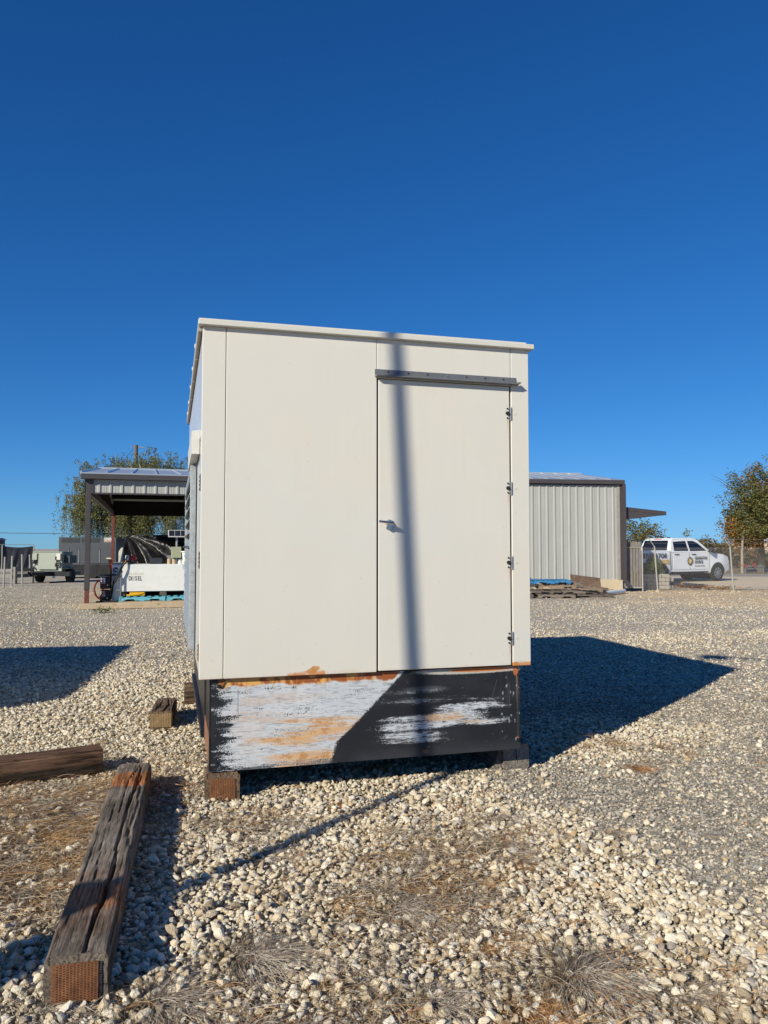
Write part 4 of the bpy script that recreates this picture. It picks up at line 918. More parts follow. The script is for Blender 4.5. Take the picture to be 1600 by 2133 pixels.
for pts in ([(266, 1160, .6), (258, 1170, .45), (247, 1192, .42), (236, 1212, .42), (234, 1232, .42), (226, 1250, .4), (215, 1254, .38)], [(268, 1168, .6), (257, 1178, .45), (245, 1204, .43), (236, 1218, .44), (233, 1238, .41), (222, 1252, .36), (200, 1255, .3)], [(231, 1178, .5), (232, 1200, .45), (231, 1225, .42), (228, 1246, .4), (240, 1256, .3)], [(200, 1255, .2), (215, 1252, .25), (232, 1256, .2), (246, 1254, .2)]):
    P_ = [wl_(*q) for q in pts]
    S2 = []
    for i in range(len(P_) - 1):
        p0_, p1_, p2_, p3_ = P_[max(i - 1, 0)], P_[i], P_[i + 1], P_[min(i + 2, len(P_) - 1)]
        for t_ in (0, .25, .5, .75): S2.append(.5 * ((2 * p1_) + (p2_ - p0_) * t_ + (2 * p0_ - 5 * p1_ + 4 * p2_ - p3_) * t_ ** 2 + (3 * p1_ - p0_ - 3 * p2_ + p3_) * t_ ** 3))
    S2.append(P_[-1]); S2 = [Vector((q.x, q.y, max(q.z, SZ + .02))) for q in S2]; hz.tube(S2, .017, 7)
tag(hz.build('fuel_hose', rubber, smooth=True), 'black fuel hoses hanging down the left end of the white tank onto the slab', 'hose')
rp = MB(); P_ = [wl_(230, 1170, .5), wl_(229, 1180, .48), wl_(231, 1190, .5), wl_(230, 1205, .5), wl_(232, 1225, .5)]
rp.tube(P_, .022, 8); rp.box(-.04, .04, -.04, .04, -.03, .05, Matrix.Translation(P_[0])); tag(rp.build('red_pipe', basic('orange_red_paint', (.42, .09, .04), .5)), 'orange red fitting and pipe on the left end of the white tank', 'pipe')
db = empty('steel_frame_stand', world(a0c + .3, .45), TC, 'dark steel stand between the chargers and the white tank', 'stand')
b = MB(); b.box(0, .03, 0, .03, SZ, zt); b.box(.2, .23, 0, .03, SZ, zt); b.box(0, .23, 0, .03, zt - .04, zt - .01); b.box(0, .23, 0, .03, SZ + .3, SZ + .33); b.build('stand_frame', steel, db)

# ------------------------------------------------------------------ far left: grey generator on a trailer
gd = 40.; k_ = gd / 1590
def GX(px): return at(px, 1150, gd).x
def GZ(py): return at(180, py, gd).z
gg = basic('generator_grey', (.058, .064, .074), .5, var=.05, scale=2); ggd = basic('generator_vent', (.035, .04, .045), .6)
gen = empty('trailer_generator', (GX(122), gd, 0), .06, 'dark grey industrial generator on a black trailer behind the carport post', 'generator')
gl = GX(240) - GX(122); gt, gb_ = GZ(1119), GZ(1178)
b = MB(); b.box(0, gl, 0, 2.2, gb_, gt); gbody = b.build('generator_housing', gg, gen, bevel=.02)
for (p0_, p1_) in ((128, 165), (169, 206)):
    b = MB(); x0 = GX(p0_) - GX(122); x1 = GX(p1_) - GX(122); b.box(x0, x1, -.004, .0, GZ(1130), GZ(1121)); v_ = b.build('vent', ggd, gbody)
    for q in range(16): 
        x = x0 + (q + .5) * (x1 - x0) / 16; b = MB(); b.box(x - .008, x + .008, -.018, -.004, GZ(1130), GZ(1121)); b.build('vent_slat', gg, v_)
for (p0_, p1_) in ((127, 145), (146, 166), (169, 187), (188, 208), (209, 234)):
    b = MB(); x0 = GX(p0_) - GX(122); x1 = GX(p1_) - GX(122); b.box(x0, x1 - .015, -.012, .0, GZ(1176), GZ(1141)); d_ = b.build('door', gg, gbody, bevel=.004)
    b = MB(); b.box(x1 - .06, x1 - .04, -.03, -.012, GZ(1172), GZ(1146)); b.build('latch_rod', steel, d_)
text('GENERAC', .20, whitep, gbody, (GX(214.5) - GX(122), -.006, GZ(1125.5)), (math.pi / 2, 0, 0), sx=.62, bold=.006)
b = MB(); b.box(GX(214.5) - GX(122), GX(231) - GX(122), -.004, .0, GZ(1127), GZ(1126)); b.build('orange_line', orange, gbody)
text('INDUSTRIAL POWER', .09, whitep, gbody, (GX(214.5) - GX(122), -.006, GZ(1129.5)), (math.pi / 2, 0, 0), sx=.52)
b = MB(); b.box(GX(220) - GX(122), GX(233) - GX(122), -.016, -.012, GZ(1164), GZ(1162)); b.build('yellow_strip', inky, gbody)
b = MB(); b.box(.0, gl + .3, .05, 2.1, gb_ - .22, gb_ - .01); b.box(-.7, .0, .9, 1.3, gb_ - .30, gb_ - .12); b.box(.1, gl, .06, 2.0, .16, gb_ - .20); b.build('trailer_chassis', blackpaint, gen)
for x in (GX(190) - GX(122), GX(214) - GX(122)):
    for y in (.02, 1.95):
        b = MB(); b.tube([(x, y, .36), (x, y + .22, .36)], .36, 20); w_ = b.build('wheel', rubber, gen); b = MB(); b.tube([(x, y - .006, .36), (x, y, .36)], .15, 14); b.build('rim', blackpaint, w_)
    b = MB(); b.box(x - .42, x + .42, -.02, .3, .74, .78); b.build('mudguard', blackpaint, gen)
# small cabinet on its own trailer
cd = 35.2
def QX(px): return at(px, 1180, cd).x
def QZ(py): return at(90, py, cd).z
cm = basic('sage_cabinet_paint', (.33, .36, .30), .5, var=.05, scale=3)
ct = empty('cabinet_trailer', (QX(69), cd, 0), -.04, 'pale sage green generator cabinet on a small black trailer with a jockey wheel', 'trailer')
q_ = lambda p: QX(p) - QX(69)
b = MB(); b.box(0, q_(130), .0, 1.1, QZ(1190), QZ(1151)); cbod = b.build('cabinet', cm, ct, bevel=.01)
b = MB(); b.box(-.03, q_(131), -.03, 1.13, QZ(1151) + .002, QZ(1151) + .04); b.build('cabinet_roof', cm, ct, bevel=.01)
b = MB(); b.box(q_(82), q_(120), -.10, .0, QZ(1186), QZ(1155)); b.build('door', cm, cbod, bevel=.008)
for (p0_, p1_) in ((69.5, 79.5), (120, 129)):
    b = MB(); b.box(q_(p0_), q_(p1_), -.13, .0, QZ(1166), QZ(1153)); b.build('side_box', cream_paint if p0_ > 100 else cm, cbod, bevel=.005)
for (p0_, y0_) in ((70.5, 1168), (73, 1169.5), (76, 1168.5), (71, 1171.5), (75, 1172.5), (71, 1181), (73.5, 1183), (123, 1170), (126, 1171), (124, 1174), (127, 1176), (125, 1179)):
    b = MB(); x = q_(p0_); z_ = QZ(y0_); b.tube([(x, .0, z_), (x, -.10, z_ - .03)], .032, 8); b.build('socket', rubber if (y0_ % 1) else steel, cbod)
b = MB(); b.box(q_(118), q_(121.5), -.13, -.1, QZ(1166), QZ(1159)); b.box(q_(118), q_(121.5), -.13, -.1, QZ(1180), QZ(1173)); b.build('hinge', rubber, cbod)
b = MB(); b.box(q_(131), q_(143), .2, .9, QZ(1173), QZ(1157)); b.build('side_case', basic('dark_blue_grey', (.03, .045, .06), .5), ct, bevel=.01)
b = MB(); b.box(-.2, q_(148), -.1, .05, QZ(1200), QZ(1191)); b.box(0, q_(140), .05, 1.5, QZ(1198), QZ(1192)); b.add([(q_(75), -.1, .38), (q_(115), -.1, .38), (q_(95), -1.2, .38), (q_(75), -.1, .50), (q_(115), -.1, .50), (q_(95), -1.2, .50)], [(0, 2, 1), (3, 4, 5), (0, 1, 4, 3), (1, 2, 5, 4), (2, 0, 3, 5)])
b.build('trailer_frame', blackpaint, ct)
b = MB(); b.tube([(q_(93), -1.0, .02), (q_(93), -1.0, .75)], .035, 8); b.tube([(q_(93), -1.0, .75), (q_(95), -1.05, .80), (q_(98), -1.05, .78), (q_(99), -1.05, .9)], .014, 6); b.build('jack', blackpaint, ct)
for x in (q_(73), q_(138)):
    b = MB(); b.tube([(x - .11, .5, .31), (x + .11, .5, .31)], .31, 20); w_ = b.build('wheel', rubber, ct); b = MB(); b.tube([(x - .115, .5, .31), (x - .11, .5, .31)], .14, 12); b.build('rim', steel, w_)
    b = MB(); b.box(x - .14, x + .14, .05, .95, .64, .67); b.build('mudguard', blackpaint, ct)
for (p0_, c_) in ((80, inky), (84, whitep), (100, orange), (104, yellow)):
    b = MB(); b.box(q_(p0_), q_(p0_ + 3.5), -.108, -.101, QZ(1195.5), QZ(1192)); b.build('reflector', c_, ct)
b = MB(); b.box(q_(113), q_(118.5), -.13, -.101, QZ(1204), QZ(1199.5)); b.build('number_plate', basic('plate_blue_white', (.5, .62, .7), .5), ct)

# ------------------------------------------------------------------ far left: fence with privacy screen, guard rail, tank
gp = basic('galv_post', (.36, .35, .32), .6, .3, var=.1); scr = basic('privacy_screen', (.038, .042, .055), .7, var=.25, scale=1.5, stretch=(1, 1, .4))
fz = lambda px, py, d: at(px, py, d).z
sf = empty('screened_fence', (0, 0, 0), 0, 'chain link fence with dark blue grey privacy screen at the far left', 'fence')
P1 = Vector((at(0, 1190, 44).x - 14, 40, 0)); P2 = Vector((at(70, 1190, 49).x, 49, 0)); n = 9
for i in range(n):
    t_ = i / n; a_ = P1.lerp(P2, t_); c_ = P1.lerp(P2, (i + 1) / n); ht = 1.72; sag = .10
    m_ = 8; V = []; F = []
    for j in range(m_ + 1):
        q = a_.lerp(c_, j / m_); wv_ = .05 * math.sin(j * 2.1 + i); V += [(q.x, q.y + wv_, .08), (q.x, q.y - wv_, .9), (q.x, q.y, ht - sag * math.sin(j / m_ * math.pi))]
    for j in range(m_):
        for r_ in range(2): F.append((j * 3 + r_, (j + 1) * 3 + r_, (j + 1) * 3 + r_ + 1, j * 3 + r_ + 1))
    b = MB(); b.add(V, F); s_ = b.build('screen_panel', scr, sf)
    b = MB(); b.tube([(c_.x, c_.y - .05, 0), (c_.x, c_.y - .05, ht + .06)], .035, 8); b.build('post', gp, sf)
b = MB(); b.tube([P1 + Vector((0, -.05, 1.80)), P2 + Vector((0, -.05, 1.80))], .018, 6); b.build('top_rail', gp, sf)
for i, px in enumerate((8, 24.5, 46.5, 63)):
    d_ = (31, 32, 33.5, 41)[i]; p_ = g(px, 0) if False else at(px, 1200, d_); ht = at(px, (1160, 1158, 1155, 1155)[i], d_).z
    b = MB(); b.tube([(0, 0, -.02), (.03 * (1 - i), 0, ht)], .036, 8); o = b.build('fence_post', gp, loc=(p_.x, d_, 0)); tag(o, ['leaning grey steel post at the far left edge', 'upright steel post with a wooden guard post just to its right', 'steel post in front of the dark screen, dark at its foot', 'grey steel post beside the sage green cabinet'][i], 'post', 'steel posts at the far left')
gr = empty('guard_rail', (at(0, 1190, 34).x, 34, 0), 0, 'weathered grey timber guard rail with square posts at the far left', 'guard rail')
grw = basic('grey_rail_wood', (.25, .235, .215), .9, var=.2, scale=6)
gx_ = lambda px: at(px, 1190, 34).x - at(0, 1190, 34).x
for (px, ) in ((-60,), (27.5,)):
    b = MB(); b.box(gx_(px) - .10, gx_(px) + .10, 0, .2, 0, at(28, 1181, 34).z); b.build('post', grw, gr, bevel=.01)
b = MB(); b.box(gx_(41), gx_(45), 1.8, 2.0, 0, .82); b.build('post', grw, gr, bevel=.01)
for (z0_, z1_) in ((.52, .66), (.25, .42)):
    b = MB(); b.box(-3.5, gx_(26), -.06, .0, z0_ , z1_); b.build('rail', grw, gr, bevel=.008)
    M = Matrix.Translation((gx_(28), .0, 0)) @ Matrix.Rotation(math.atan2(1.9, gx_(43) - gx_(28)), 4, 'Z'); b = MB(); b.box(0, 1.95, .12, .17, z0_, z1_, M); b.build('rail', grw, gr, bevel=.008)
wt = empty('storage_tank', (at(7, 1190, 52).x - 1.6, 52, 0), 0, 'dark vertical storage tank with a pale domed top cut by the left edge', 'storage tank')
hz_ = at(3, 1124, 52).z; b = MB(); b.tube([(0, 0, 0), (0, 0, hz_)], 1.5, 28, cap=True); b.build('tank_shell', basic('dark_tank', (.035, .035, .045), .5), wt); b = MB(); b.tube([(0, 0, hz_ - .0), (0, 0, hz_ + .02), (0, 0, hz_ + .12), (0, 0, hz_ + .2)], [1.56, 1.60, 1.35, .5], 28); b.build('tank_top', basic('tank_top_grey', (.35, .33, .36), .5), wt, smooth=True)
# utility pole and wires
up_ = empty('utility_pole', (at(281, 1100, 52).x, 52, 0), 0, 'brown wooden utility pole rising behind the carport roof', 'utility pole')
uz = at(281, 927, 52).z; polew = basic('utility_pole_wood', (.14, .115, .095), .9, var=.3, scale=4, stretch=(6, 6, 1))
b = MB(); b.tube([(0, 0, 0), (0, 0, uz)], [.17, .125], 12); b.build('pole', polew, up_)
b = MB(); b.tube([(.15, 0, uz - .16), (.52, 0, uz - .18)], .045, 6); b.build('insulator_arm', steel, up_)
b = MB(); b.tube([(-.12, 0, uz - .1), (-.25, 0, uz + .02), (-.30, 0, uz - .25)], .035, 6); b.build('bracket', steel, up_)
b = MB(); b.tube([(.35, .1, at(281, 967, 52).z - .5), (.35, .1, at(281, 967, 52).z)], .2, 14); b.build('transformer', steel, up_)
b = MB(); b.tube([(-.2, 0, uz - .3), (-1.6, -2, uz - 2.9), (-2.6, -4., uz - 4.4)], .012, 4); b.build('service_wire', rubber, up_)
pw_ = empty('power_line', (0, 75, 0), 0, 'single dark overhead wire crossing low behind the far left yard', 'power line')
zz0 = at(0, 1110, 75).z; zz1 = at(150, 1112, 75).z; x0 = at(0, 1110, 75).x; x1 = at(150, 1112, 75).x
b = MB(); b.tube([(x0 - 25, 0, zz0 + .4), (x0, 0, zz0), (x1, 0, zz1), (x1 + 25, 0, zz1 + .1)], .022, 4); b.build('wire', rubber, pw_)
for x in (x0 - 25, x1 + 25):
    b = MB(); b.tube([(x, 0, 0), (x, 0, 7)], .12, 8); b.build('pole', polew, pw_)
# ------------------------------------------------------------------ right side: gate, chain link fence, planter
FD = 28.2
def RX(px, d=FD): return at(px, 1200, d).x
def RZ(py, d=FD): return at(1400, py, d).z
gw = basic('grey_gate_wood', (.20, .175, .155), .9, var=.3, scale=7, bump=.3, stretch=(5, 5, .6))
gt_ = empty('wooden_gate', (RX(1301), FD, 0), 0, 'grey weathered picket gate in a steel frame beside the workshop corner', 'gate')
gwid = RX(1337) - RX(1301); r = random.Random(3); nb_ = 6
for q in range(nb_):
    x0 = q * gwid / nb_; x1 = (q + 1) * gwid / nb_ - .012; zt_ = RZ(1141) + r.uniform(-.02, .02)
    b = MB(); b.box(x0 + .01, x1, .0, .018, RZ(1224), zt_); b.build('picket', gw, gt_)
    zt2 = RZ(1128) + r.uniform(-.02, .02); b = MB(); b.prism([(x0, RZ(1139)), (x1 + .006, RZ(1139)), (x1 + .006, zt2 - .03), (x1 - .015, zt2), (x0 + .02, zt2), (x0, zt2 - .03)], .06, .078); b.build('picket', gw, gt_)
b = MB(); b.box(-.01, gwid + .01, -.03, -.002, RZ(1224) - .02, RZ(1224) + .03); b.box(-.01, gwid + .01, -.03, -.002, RZ(1141), RZ(1141) + .03)
b.tube([(gwid + .03, 0, -.02), (gwid + .03, 0, RZ(1137))], .028, 8); b.box(-.01, .02, -.03, -.002, RZ(1224), RZ(1141)); b.build('gate_frame', gp, gt_)
cf = empty('chain_link_fence', (RX(1339), FD, 0), -.01, 'galvanised chain link fence with bent top posts in front of the white pickup', 'fence')
flen = 11.5; fh = 1.62; link = basic('fence_wire', (.42, .42, .41), .5, .5)
px0 = RX(1370) - RX(1339); px1 = RX(1527) - RX(1339)
for i, x in enumerate((px0, px1, px1 + 3.0, px1 + 6.0)):
    ht = fh + .02; lean = -.10 if i == 0 else -.10; arm = .42
    b = MB(); b.tube([(x, 0, -.05), (x + lean, 0, ht)], .030, 10); b.build('post', gp, cf)
    b = MB(); b.tube([(x + lean, 0, ht), (x + lean - .26, -.05, ht + .36)], .017, 8); b.build('barb_arm', gp, cf)
    b = MB(); b.tube([(x, 0, -.02), (x, 0, .03)], .09, 10); b.build('footing', concrete, cf)
def chain(x0, x1, h, s=.085, w=.0042, parent=None):
    V = []; F = []; L = x1 - x0
    def seg(ax, az_, bx, bz_, y):
        d = Vector((bx - ax, 0, bz_ - az_)); n_ = Vector((-d.z, 0, d.x)).normalized() * w / 2; o = len(V)
        for (px_, pz_) in ((ax, az_), (bx, bz_)):
            V.extend([(px_ + n_.x, y - w / 2, pz_ + n_.z), (px_ - n_.x, y - w / 2, pz_ - n_.z), (px_, y + w / 2, pz_)])
        F.extend([(o, o + 1, o + 4, o + 3), (o + 1, o + 2, o + 5, o + 4), (o + 2, o, o + 3, o + 5)])
    k0 = -int(h / s) - 1
    for k_i in range(k0, int(L / s) + 1):
        xs = x0 + k_i * s
        a = max(0, (x0 - xs)); c = min(h, x1 - xs)
        if c > a: seg(xs + a, .04 + a, xs + c, .04 + c, 0)
        # mirrored
        xs2 = x1 - k_i * s; a = max(0, xs2 - x1); c = min(h, xs2 - x0)
        if c > a: seg(xs2 - a, .04 + a, xs2 - c, .04 + c, .004)
    o = npmesh('chain_mesh', np.array(V), np.array(F), link, parent); o['kind'] = 'stuff'; return o
chain(.04, flen, fh - .08, parent=cf)
b = MB(); b.tube([(0.03, 0, fh - .03), (flen, 0, fh - .03)], .004, 5); b.tube([(px0 - .5, -.05, fh + .28), (flen, -.05, fh + .30)], .003, 4); b.tube([(px0 - .4, -.02, fh + .15), (flen, -.02, fh + .16)], .003, 4); b.build('tension_wire', link, cf)
# block planter: each concrete block a part
blk = basic('planter_block', (.40, .36, .30), .95, var=.22, scale=6, bump=.8, dirt=(.30, .26, .21))
pl_ = empty('block_planter', (RX(1338, 29.6), 29.6, 0), 0, 'low planter of split faced beige concrete blocks behind the chain link fence', 'planter')
pw2 = RX(1394, 29.6) - RX(1338, 29.6); bh = .145; r = random.Random(5); bl = MB(); bl.box(0, .30, 0, .22, .003, bh); blo = None
for c in range(4):
    x = -.15 if c % 2 else 0
    while x < pw2 - .05:
        w_ = .30 if x + .3 < pw2 + .1 else pw2 - x
        if blo is None: blo = bl.build('block', blk, pl_, bevel=.02); o = blo
        else: o = dup(blo, pl_)
        o.location = (x + r.uniform(-.01, .01), r.uniform(-.015, .015) + (.06 if x > 0 and int(x / .3) % 2 else 0) * 0, c * bh); o.scale = (.97, 1, 1); x += .305
b = MB(); b.box(.05, pw2 - .1, .22, 1.4, 0, 3.6 * bh); b.build('planter_soil', verge_m, pl_)
for c in range(4):
    for q in range(3):
        o = dup(blo, pl_); o.location = (pw2 - .02, .32 + q * .34 , c * bh); o.rotation_euler = (0, 0, math.pi / 2); o.scale = (1.08, 1, 1)

# ------------------------------------------------------------------ leaves
def leaf_mat(name, stops, rough=.6):
    k = N(name, rough, 0, .25); gi = k.new('ShaderNodeNewGeometry').outputs['Random Per Island']
    c = k.ramp(gi, stops); k.col(c)
    try: k.b.inputs['Subsurface Weight'].default_value = 0
    except Exception: pass
    tr = k.new('ShaderNodeBsdfTranslucent'); k.l.new(c, tr.inputs[0]); mx = k.new('ShaderNodeMixShader'); mx.inputs[0].default_value = .22
    out = k.n['Material Output']; k.l.new(k.b.outputs[0], mx.inputs[1]); k.l.new(tr.outputs[0], mx.inputs[2]); k.l.new(mx.outputs[0], out.inputs[0]); return k.m
def leaves(name, C, size, mat, parent, aspect=.5, droop=0., rr=None):
    r = rr or rng; n = len(C)
    d = r.normal(size=(n, 3)); d[:, 2] = d[:, 2] * (.6) - droop; d /= np.linalg.norm(d, axis=1)[:, None]
    q = r.normal(size=(n, 3)); s = np.cross(d, q); s /= np.linalg.norm(s, axis=1)[:, None] + 1e-9
    L = (size * r.uniform(.6, 1.3, n))[:, None]
    V = np.stack([C, C + d * L * .5 + s * L * aspect * .5, C + d * L, C + d * L * .5 - s * L * aspect * .5], 1).reshape(-1, 3)
    F = np.arange(4 * n).reshape(n, 4); return npmesh(name, V, F, mat, parent)
bark = basic('tree_bark', (.11, .09, .07), .95, var=.35, scale=6, bump=.6, stretch=(3, 3, .7))
def branches(root, base, tips, r0, mat, name='branches', sub=2, seed=1):
    """limbs from the trunk top out to the clump centres, with forked twigs"""
    r = random.Random(seed); b = MB()
    for t in tips:
        t = Vector(t); mid = base.lerp(t, .5) + Vector((r.uniform(-.3, .3), r.uniform(-.3, .3), r.uniform(0, .5)))
        b.tube([base, mid, t], [r0, r0 * .5, r0 * .14], 6)
        for _ in range(sub):
            e = t + Vector((r.uniform(-.8, .8), r.uniform(-.8, .8), r.uniform(-.3, .7))); b.tube([mid.lerp(t, r.uniform(.2, .8)), e], [r0 * .25, r0 * .06], 4)
    return b.build(name, mat, root)
def clump_tree(name, loc, label, cat, clumps, nleaf, size, lm, seed, trunk_top, tr=.2, aspect=.55, fill=.75, group=None, leaf_name='crown'):
    root = empty(name, loc, 0, label, cat, group); r = np.random.default_rng(seed)
    C = []
    for (x, y, z, rad, wgt) in clumps:
        n = int(nleaf * wgt * rad ** 2); d = r.normal(size=(n, 3)); d /= np.linalg.norm(d, axis=1)[:, None]
        rr_ = rad * (r.random(n) ** .42) * (1 + .25 * r.normal(size=n)); p = d * rr_[:, None] * np.array([1, 1, .85]) + np.array([x, y, z])
        # sub-clumping so that gaps open
        sc = r.normal(size=(max(6, n // 45), 3)) * rad * .62 + np.array([x, y, z]); pick = r.integers(0, len(sc), n); near_ = r.random(n) < fill
        p[near_] = sc[pick[near_]] + r.normal(size=(near_.sum(), 3)) * rad * .17
        C.append(p)
    C = np.concatenate(C); leaves(leaf_name, C, size, lm, root, aspect, .2, r)
    tt = Vector(trunk_top); b = MB(); b.tube([(0, 0, -.05), tt * .5 + Vector((.05, 0, 0)), tt], [tr, tr * .8, tr * .6], 10); b.build('trunk', bark, root)
    branches(root, tt, [c[:3] for c in clumps], tr * .5, bark, seed=seed, sub=4)
    return root
autumn = leaf_mat('autumn_oak_leaves', [(0., (.05, .06, .018)), (.35, (.11, .12, .03)), (.6, (.18, .16, .05)), (.8, (.20, .13, .04)), (1., (.27, .12, .03))])
olive = leaf_mat('olive_oak_leaves', [(0., (.05, .06, .018)), (.5, (.13, .135, .04)), (.85, (.21, .19, .07)), (1., (.28, .19, .08))])
orangel = leaf_mat('orange_leaves', [(0., (.10, .07, .02)), (.5, (.30, .14, .03)), (1., (.42, .20, .05))])
greenl = leaf_mat('green_leaves', [(0., (.02, .04, .01)), (.5, (.05, .09, .02)), (1., (.12, .16, .04))])
greygreen = leaf_mat('willow_leaves', [(0., (.06, .07, .022)), (.4, (.14, .155, .045)), (.75, (.24, .24, .08)), (1., (.30, .27, .13))])
TD = 50.
def TX(px): return at(px, 1100, TD).x
def TZ(py): return at(1560, py, TD).z
tx = TX(1582)
cl_ = [(TX(px) - tx, dy, TZ(py), rad, w) for (px, py, rad, dy, w) in ((1560, 1010, .85, 0, .7), (1590, 995, .75, .5, .6), (1535, 1030, .6, -.4, .55), (1608, 1010, 1., 0, .8), (1550, 1055, .95, -.7, 1.2), (1585, 1050, 1.1, -.5, 1.3), (1620, 1050, 1.3, 0, 1.), (1530, 1085, .75, -.3, 1.2), (1560, 1095, 1.0, -.9, 1.4), (1595, 1095, 1.1, -.5, 1.3), (1630, 1095, 1.3, 0, 1.), (1514, 1068, .4, 0, .6), (1660, 1030, 1.4, 0, .9), (1670, 1080, 1.4, 0, .9), (1545, 1115, .55, -.3, 1.), (1570, 1118, .5, .4, 1.))]
oak = clump_tree('oak_tree', (tx, TD, 0), 'large olive and rust leaved tree cut by the right edge beyond the road', 'tree', cl_, 2500, .145, olive, 5, (.1, 0, 2.2), .26)
r8 = np.random.default_rng(8); oc = []
for (px, py, s_, n_) in ((1512, 1108, .35, 500), (1520, 1122, .4, 600), (1535, 1130, .35, 400), (1556, 1132, .3, 260), (1508, 1095, .25, 200), (1575, 1015, .3, 120), (1600, 990, .3, 140), (1555, 985, .3, 60)):
    oc.append(r8.normal(size=(n_, 3)) * s_ + np.array([TX(px) - tx, -1., TZ(py)]))
leaves('orange_foliage', np.concatenate(oc), .15, orangel, oak, .55, .2, r8)
b = MB(); r = random.Random(2)
for q in range(60):
    a = Vector((TX(1530 + r.uniform(-8, 60)) - tx, r.uniform(-1, 1), TZ(r.uniform(1000, 1125)))); e = a + Vector((r.uniform(-1.3, -.1), r.uniform(-.5, .5), r.uniform(-.1, .9))); b.tube([a, (a + e) / 2 + Vector((0, 0, .08)), e], [.02, .013, .005], 4)
b.build('twigs', bark, oak)
b = MB(); b.tube([(0, 0, 0), (.06, .1, 1.4), (.1, 0, 2.4)], [.09, .08, .06], 8); b.build('trunk', bark, empty('slim_tree', (at(1546, 1180, 48).x, 48, 0), 0, 'slim pale trunk left of the large oak', 'tree'))
bpy.data.objects['slim_tree'].children[0].data.materials[0] = basic('pale_bark', (.30, .25, .19), .9)
leaves('crown', np.random.default_rng(4).normal(size=(500, 3)) * np.array([.5, .5, .4]) + np.array([.1, 0, 2.6]), .15, olive, bpy.data.objects['slim_tree'], .5)
# small trees behind the awning
for i, (px, py, rad, lm_, d_, lab) in enumerate(((1316, 1105, 1.35, olive, 56, 'dark green tree behind the workshop awning'), (1352, 1112, .95, autumn, 55, 'reddish small tree between the workshop and the pickup roof'))):
    P_ = at(px, py, d_); z_ = P_.z
    clump_tree('small_tree', (P_.x, d_, 0), lab, 'tree', [(0, 0, z_, rad, 1.), (-rad * .8, .3, z_ - .4, rad * .8, 1.), (rad * .7, 0, z_ - .3, rad * .7, 1.), (.2, .2, z_ - 1.3, rad, 1.)], 700, .15, lm_, 30 + i, (0, 0, z_ - 1.), .10, group='small trees behind the workshop')
for i, (px, py) in enumerate(((1430, 1111), (1472, 1124), (1455, 1140))):
    d_ = 47; P_ = at(px, py, d_); root = empty('sapling', (P_.x + .2, d_, 0), 0, ['thin sapling with one leaf tuft above the pickup roof', 'thin sapling rising above the pickup windscreen', 'thin bare sapling mostly hidden behind the pickup cab'][i], 'sapling', 'saplings behind the pickup')
    b = MB(); b.tube([(0, 0, 0), (-.1, 0, P_.z * .6), (-.2, 0, P_.z)], [.02, .014, .006], 5); b.build('stem', bark, root)
    leaves('foliage', np.random.default_rng(50 + i).normal(size=(70, 3)) * .14 + np.array([-.2, 0, P_.z]), .13, olive, root, .5)
# boxwood bush in the planter
bs = empty('green_shrub', (RX(1360, 30.3), 30.3, 0), 0, 'dense bright green shrub in the block planter behind the fence', 'shrub')
r9 = np.random.default_rng(9); hb = at(1360, 1163, 30.3).z; d = r9.normal(size=(9000, 3)); d /= np.linalg.norm(d, axis=1)[:, None]; rad_ = r9.random(9000)[:, None] ** .3
Cb = d * rad_ * np.array([.36, .36, .48]) * (1 + .12 * np.sin(d[:, :1] * 9 + d[:, 2:] * 7)) + np.array([0, 0, hb - .46]); leaves('foliage', Cb, .055, leaf_mat('shrub_leaves', [(0., (.04, .07, .012)), (.6, (.11, .15, .025)), (1., (.21, .24, .05))]), bs, .5, .0, r9)
b = MB(); b.tube([(0, 0, .3), (0, 0, hb - .4)], .03, 6); b.build('stem', bark, bs)
# dead leaves at the fence foot
for i, (px, py, n_) in enumerate(((1445, 1226, 260), (1500, 1228, 120), (1410, 1222, 70))):
    P_ = g(px, py); o = leaves('dead_leaves', np.random.default_rng(70 + i).normal(size=(n_, 3)) * np.array([.32, .2, .03]) + np.array([0, 0, .07]), .11, orangel if i else leaf_mat('dead_leaf_brown', [(0., (.05, .025, .012)), (1., (.22, .09, .05))]), None, .6); o.location = P_; tag(o, ['heap of brown dead leaves at the foot of the chain link fence', 'dark dead leaves near the right hand fence post', 'few dead leaves beside the block planter'][i], 'dead leaves', kind='stuff')
# scrub hedge beyond the road, garden ornaments, house
def strip(name, p0, p1, h, dep, n, mat, size, label, seed):
    r = np.random.default_rng(seed); t = r.random(n); x = p0[0] + (p1[0] - p0[0]) * t; y = p0[1] + (p1[1] - p0[1]) * t + r.normal(0, dep, n); hh_ = h * (.45 + .85 * wnoise(x, y * 0 + seed, .35)); z = hh_ * r.random(n) ** .7
    o = leaves(name, np.stack([x, y, z], -1), size, mat, None, .5, -.3, r); return tag(o, label, 'bushes', kind='stuff')
scrubm = leaf_mat('dry_scrub', [(0., (.05, .045, .02)), (.5, (.15, .12, .06)), (1., (.27, .22, .13))])
strip('scrub_hedge', (22, 62), (60, 56), 2.0, .8, 26000, scrubm, .22, 'brown dry scrub beyond the road at the right', 3)
strip('distant_trees', (20, 190), (190, 200), 2.4, 3., 42000, olive, .6, 'low line of distant trees on the horizon', 5)
strip('yard_edge_bushes', (-75, 78), (-26, 74), .9, .8, 9000, scrubm, .28, 'dry bushes beyond the screened fence', 7)
hs_ = empty('distant_house', (at(1568, 1150, 110).x, 110, 0), 0, 'small tan house far off between the tree trunks', 'house')
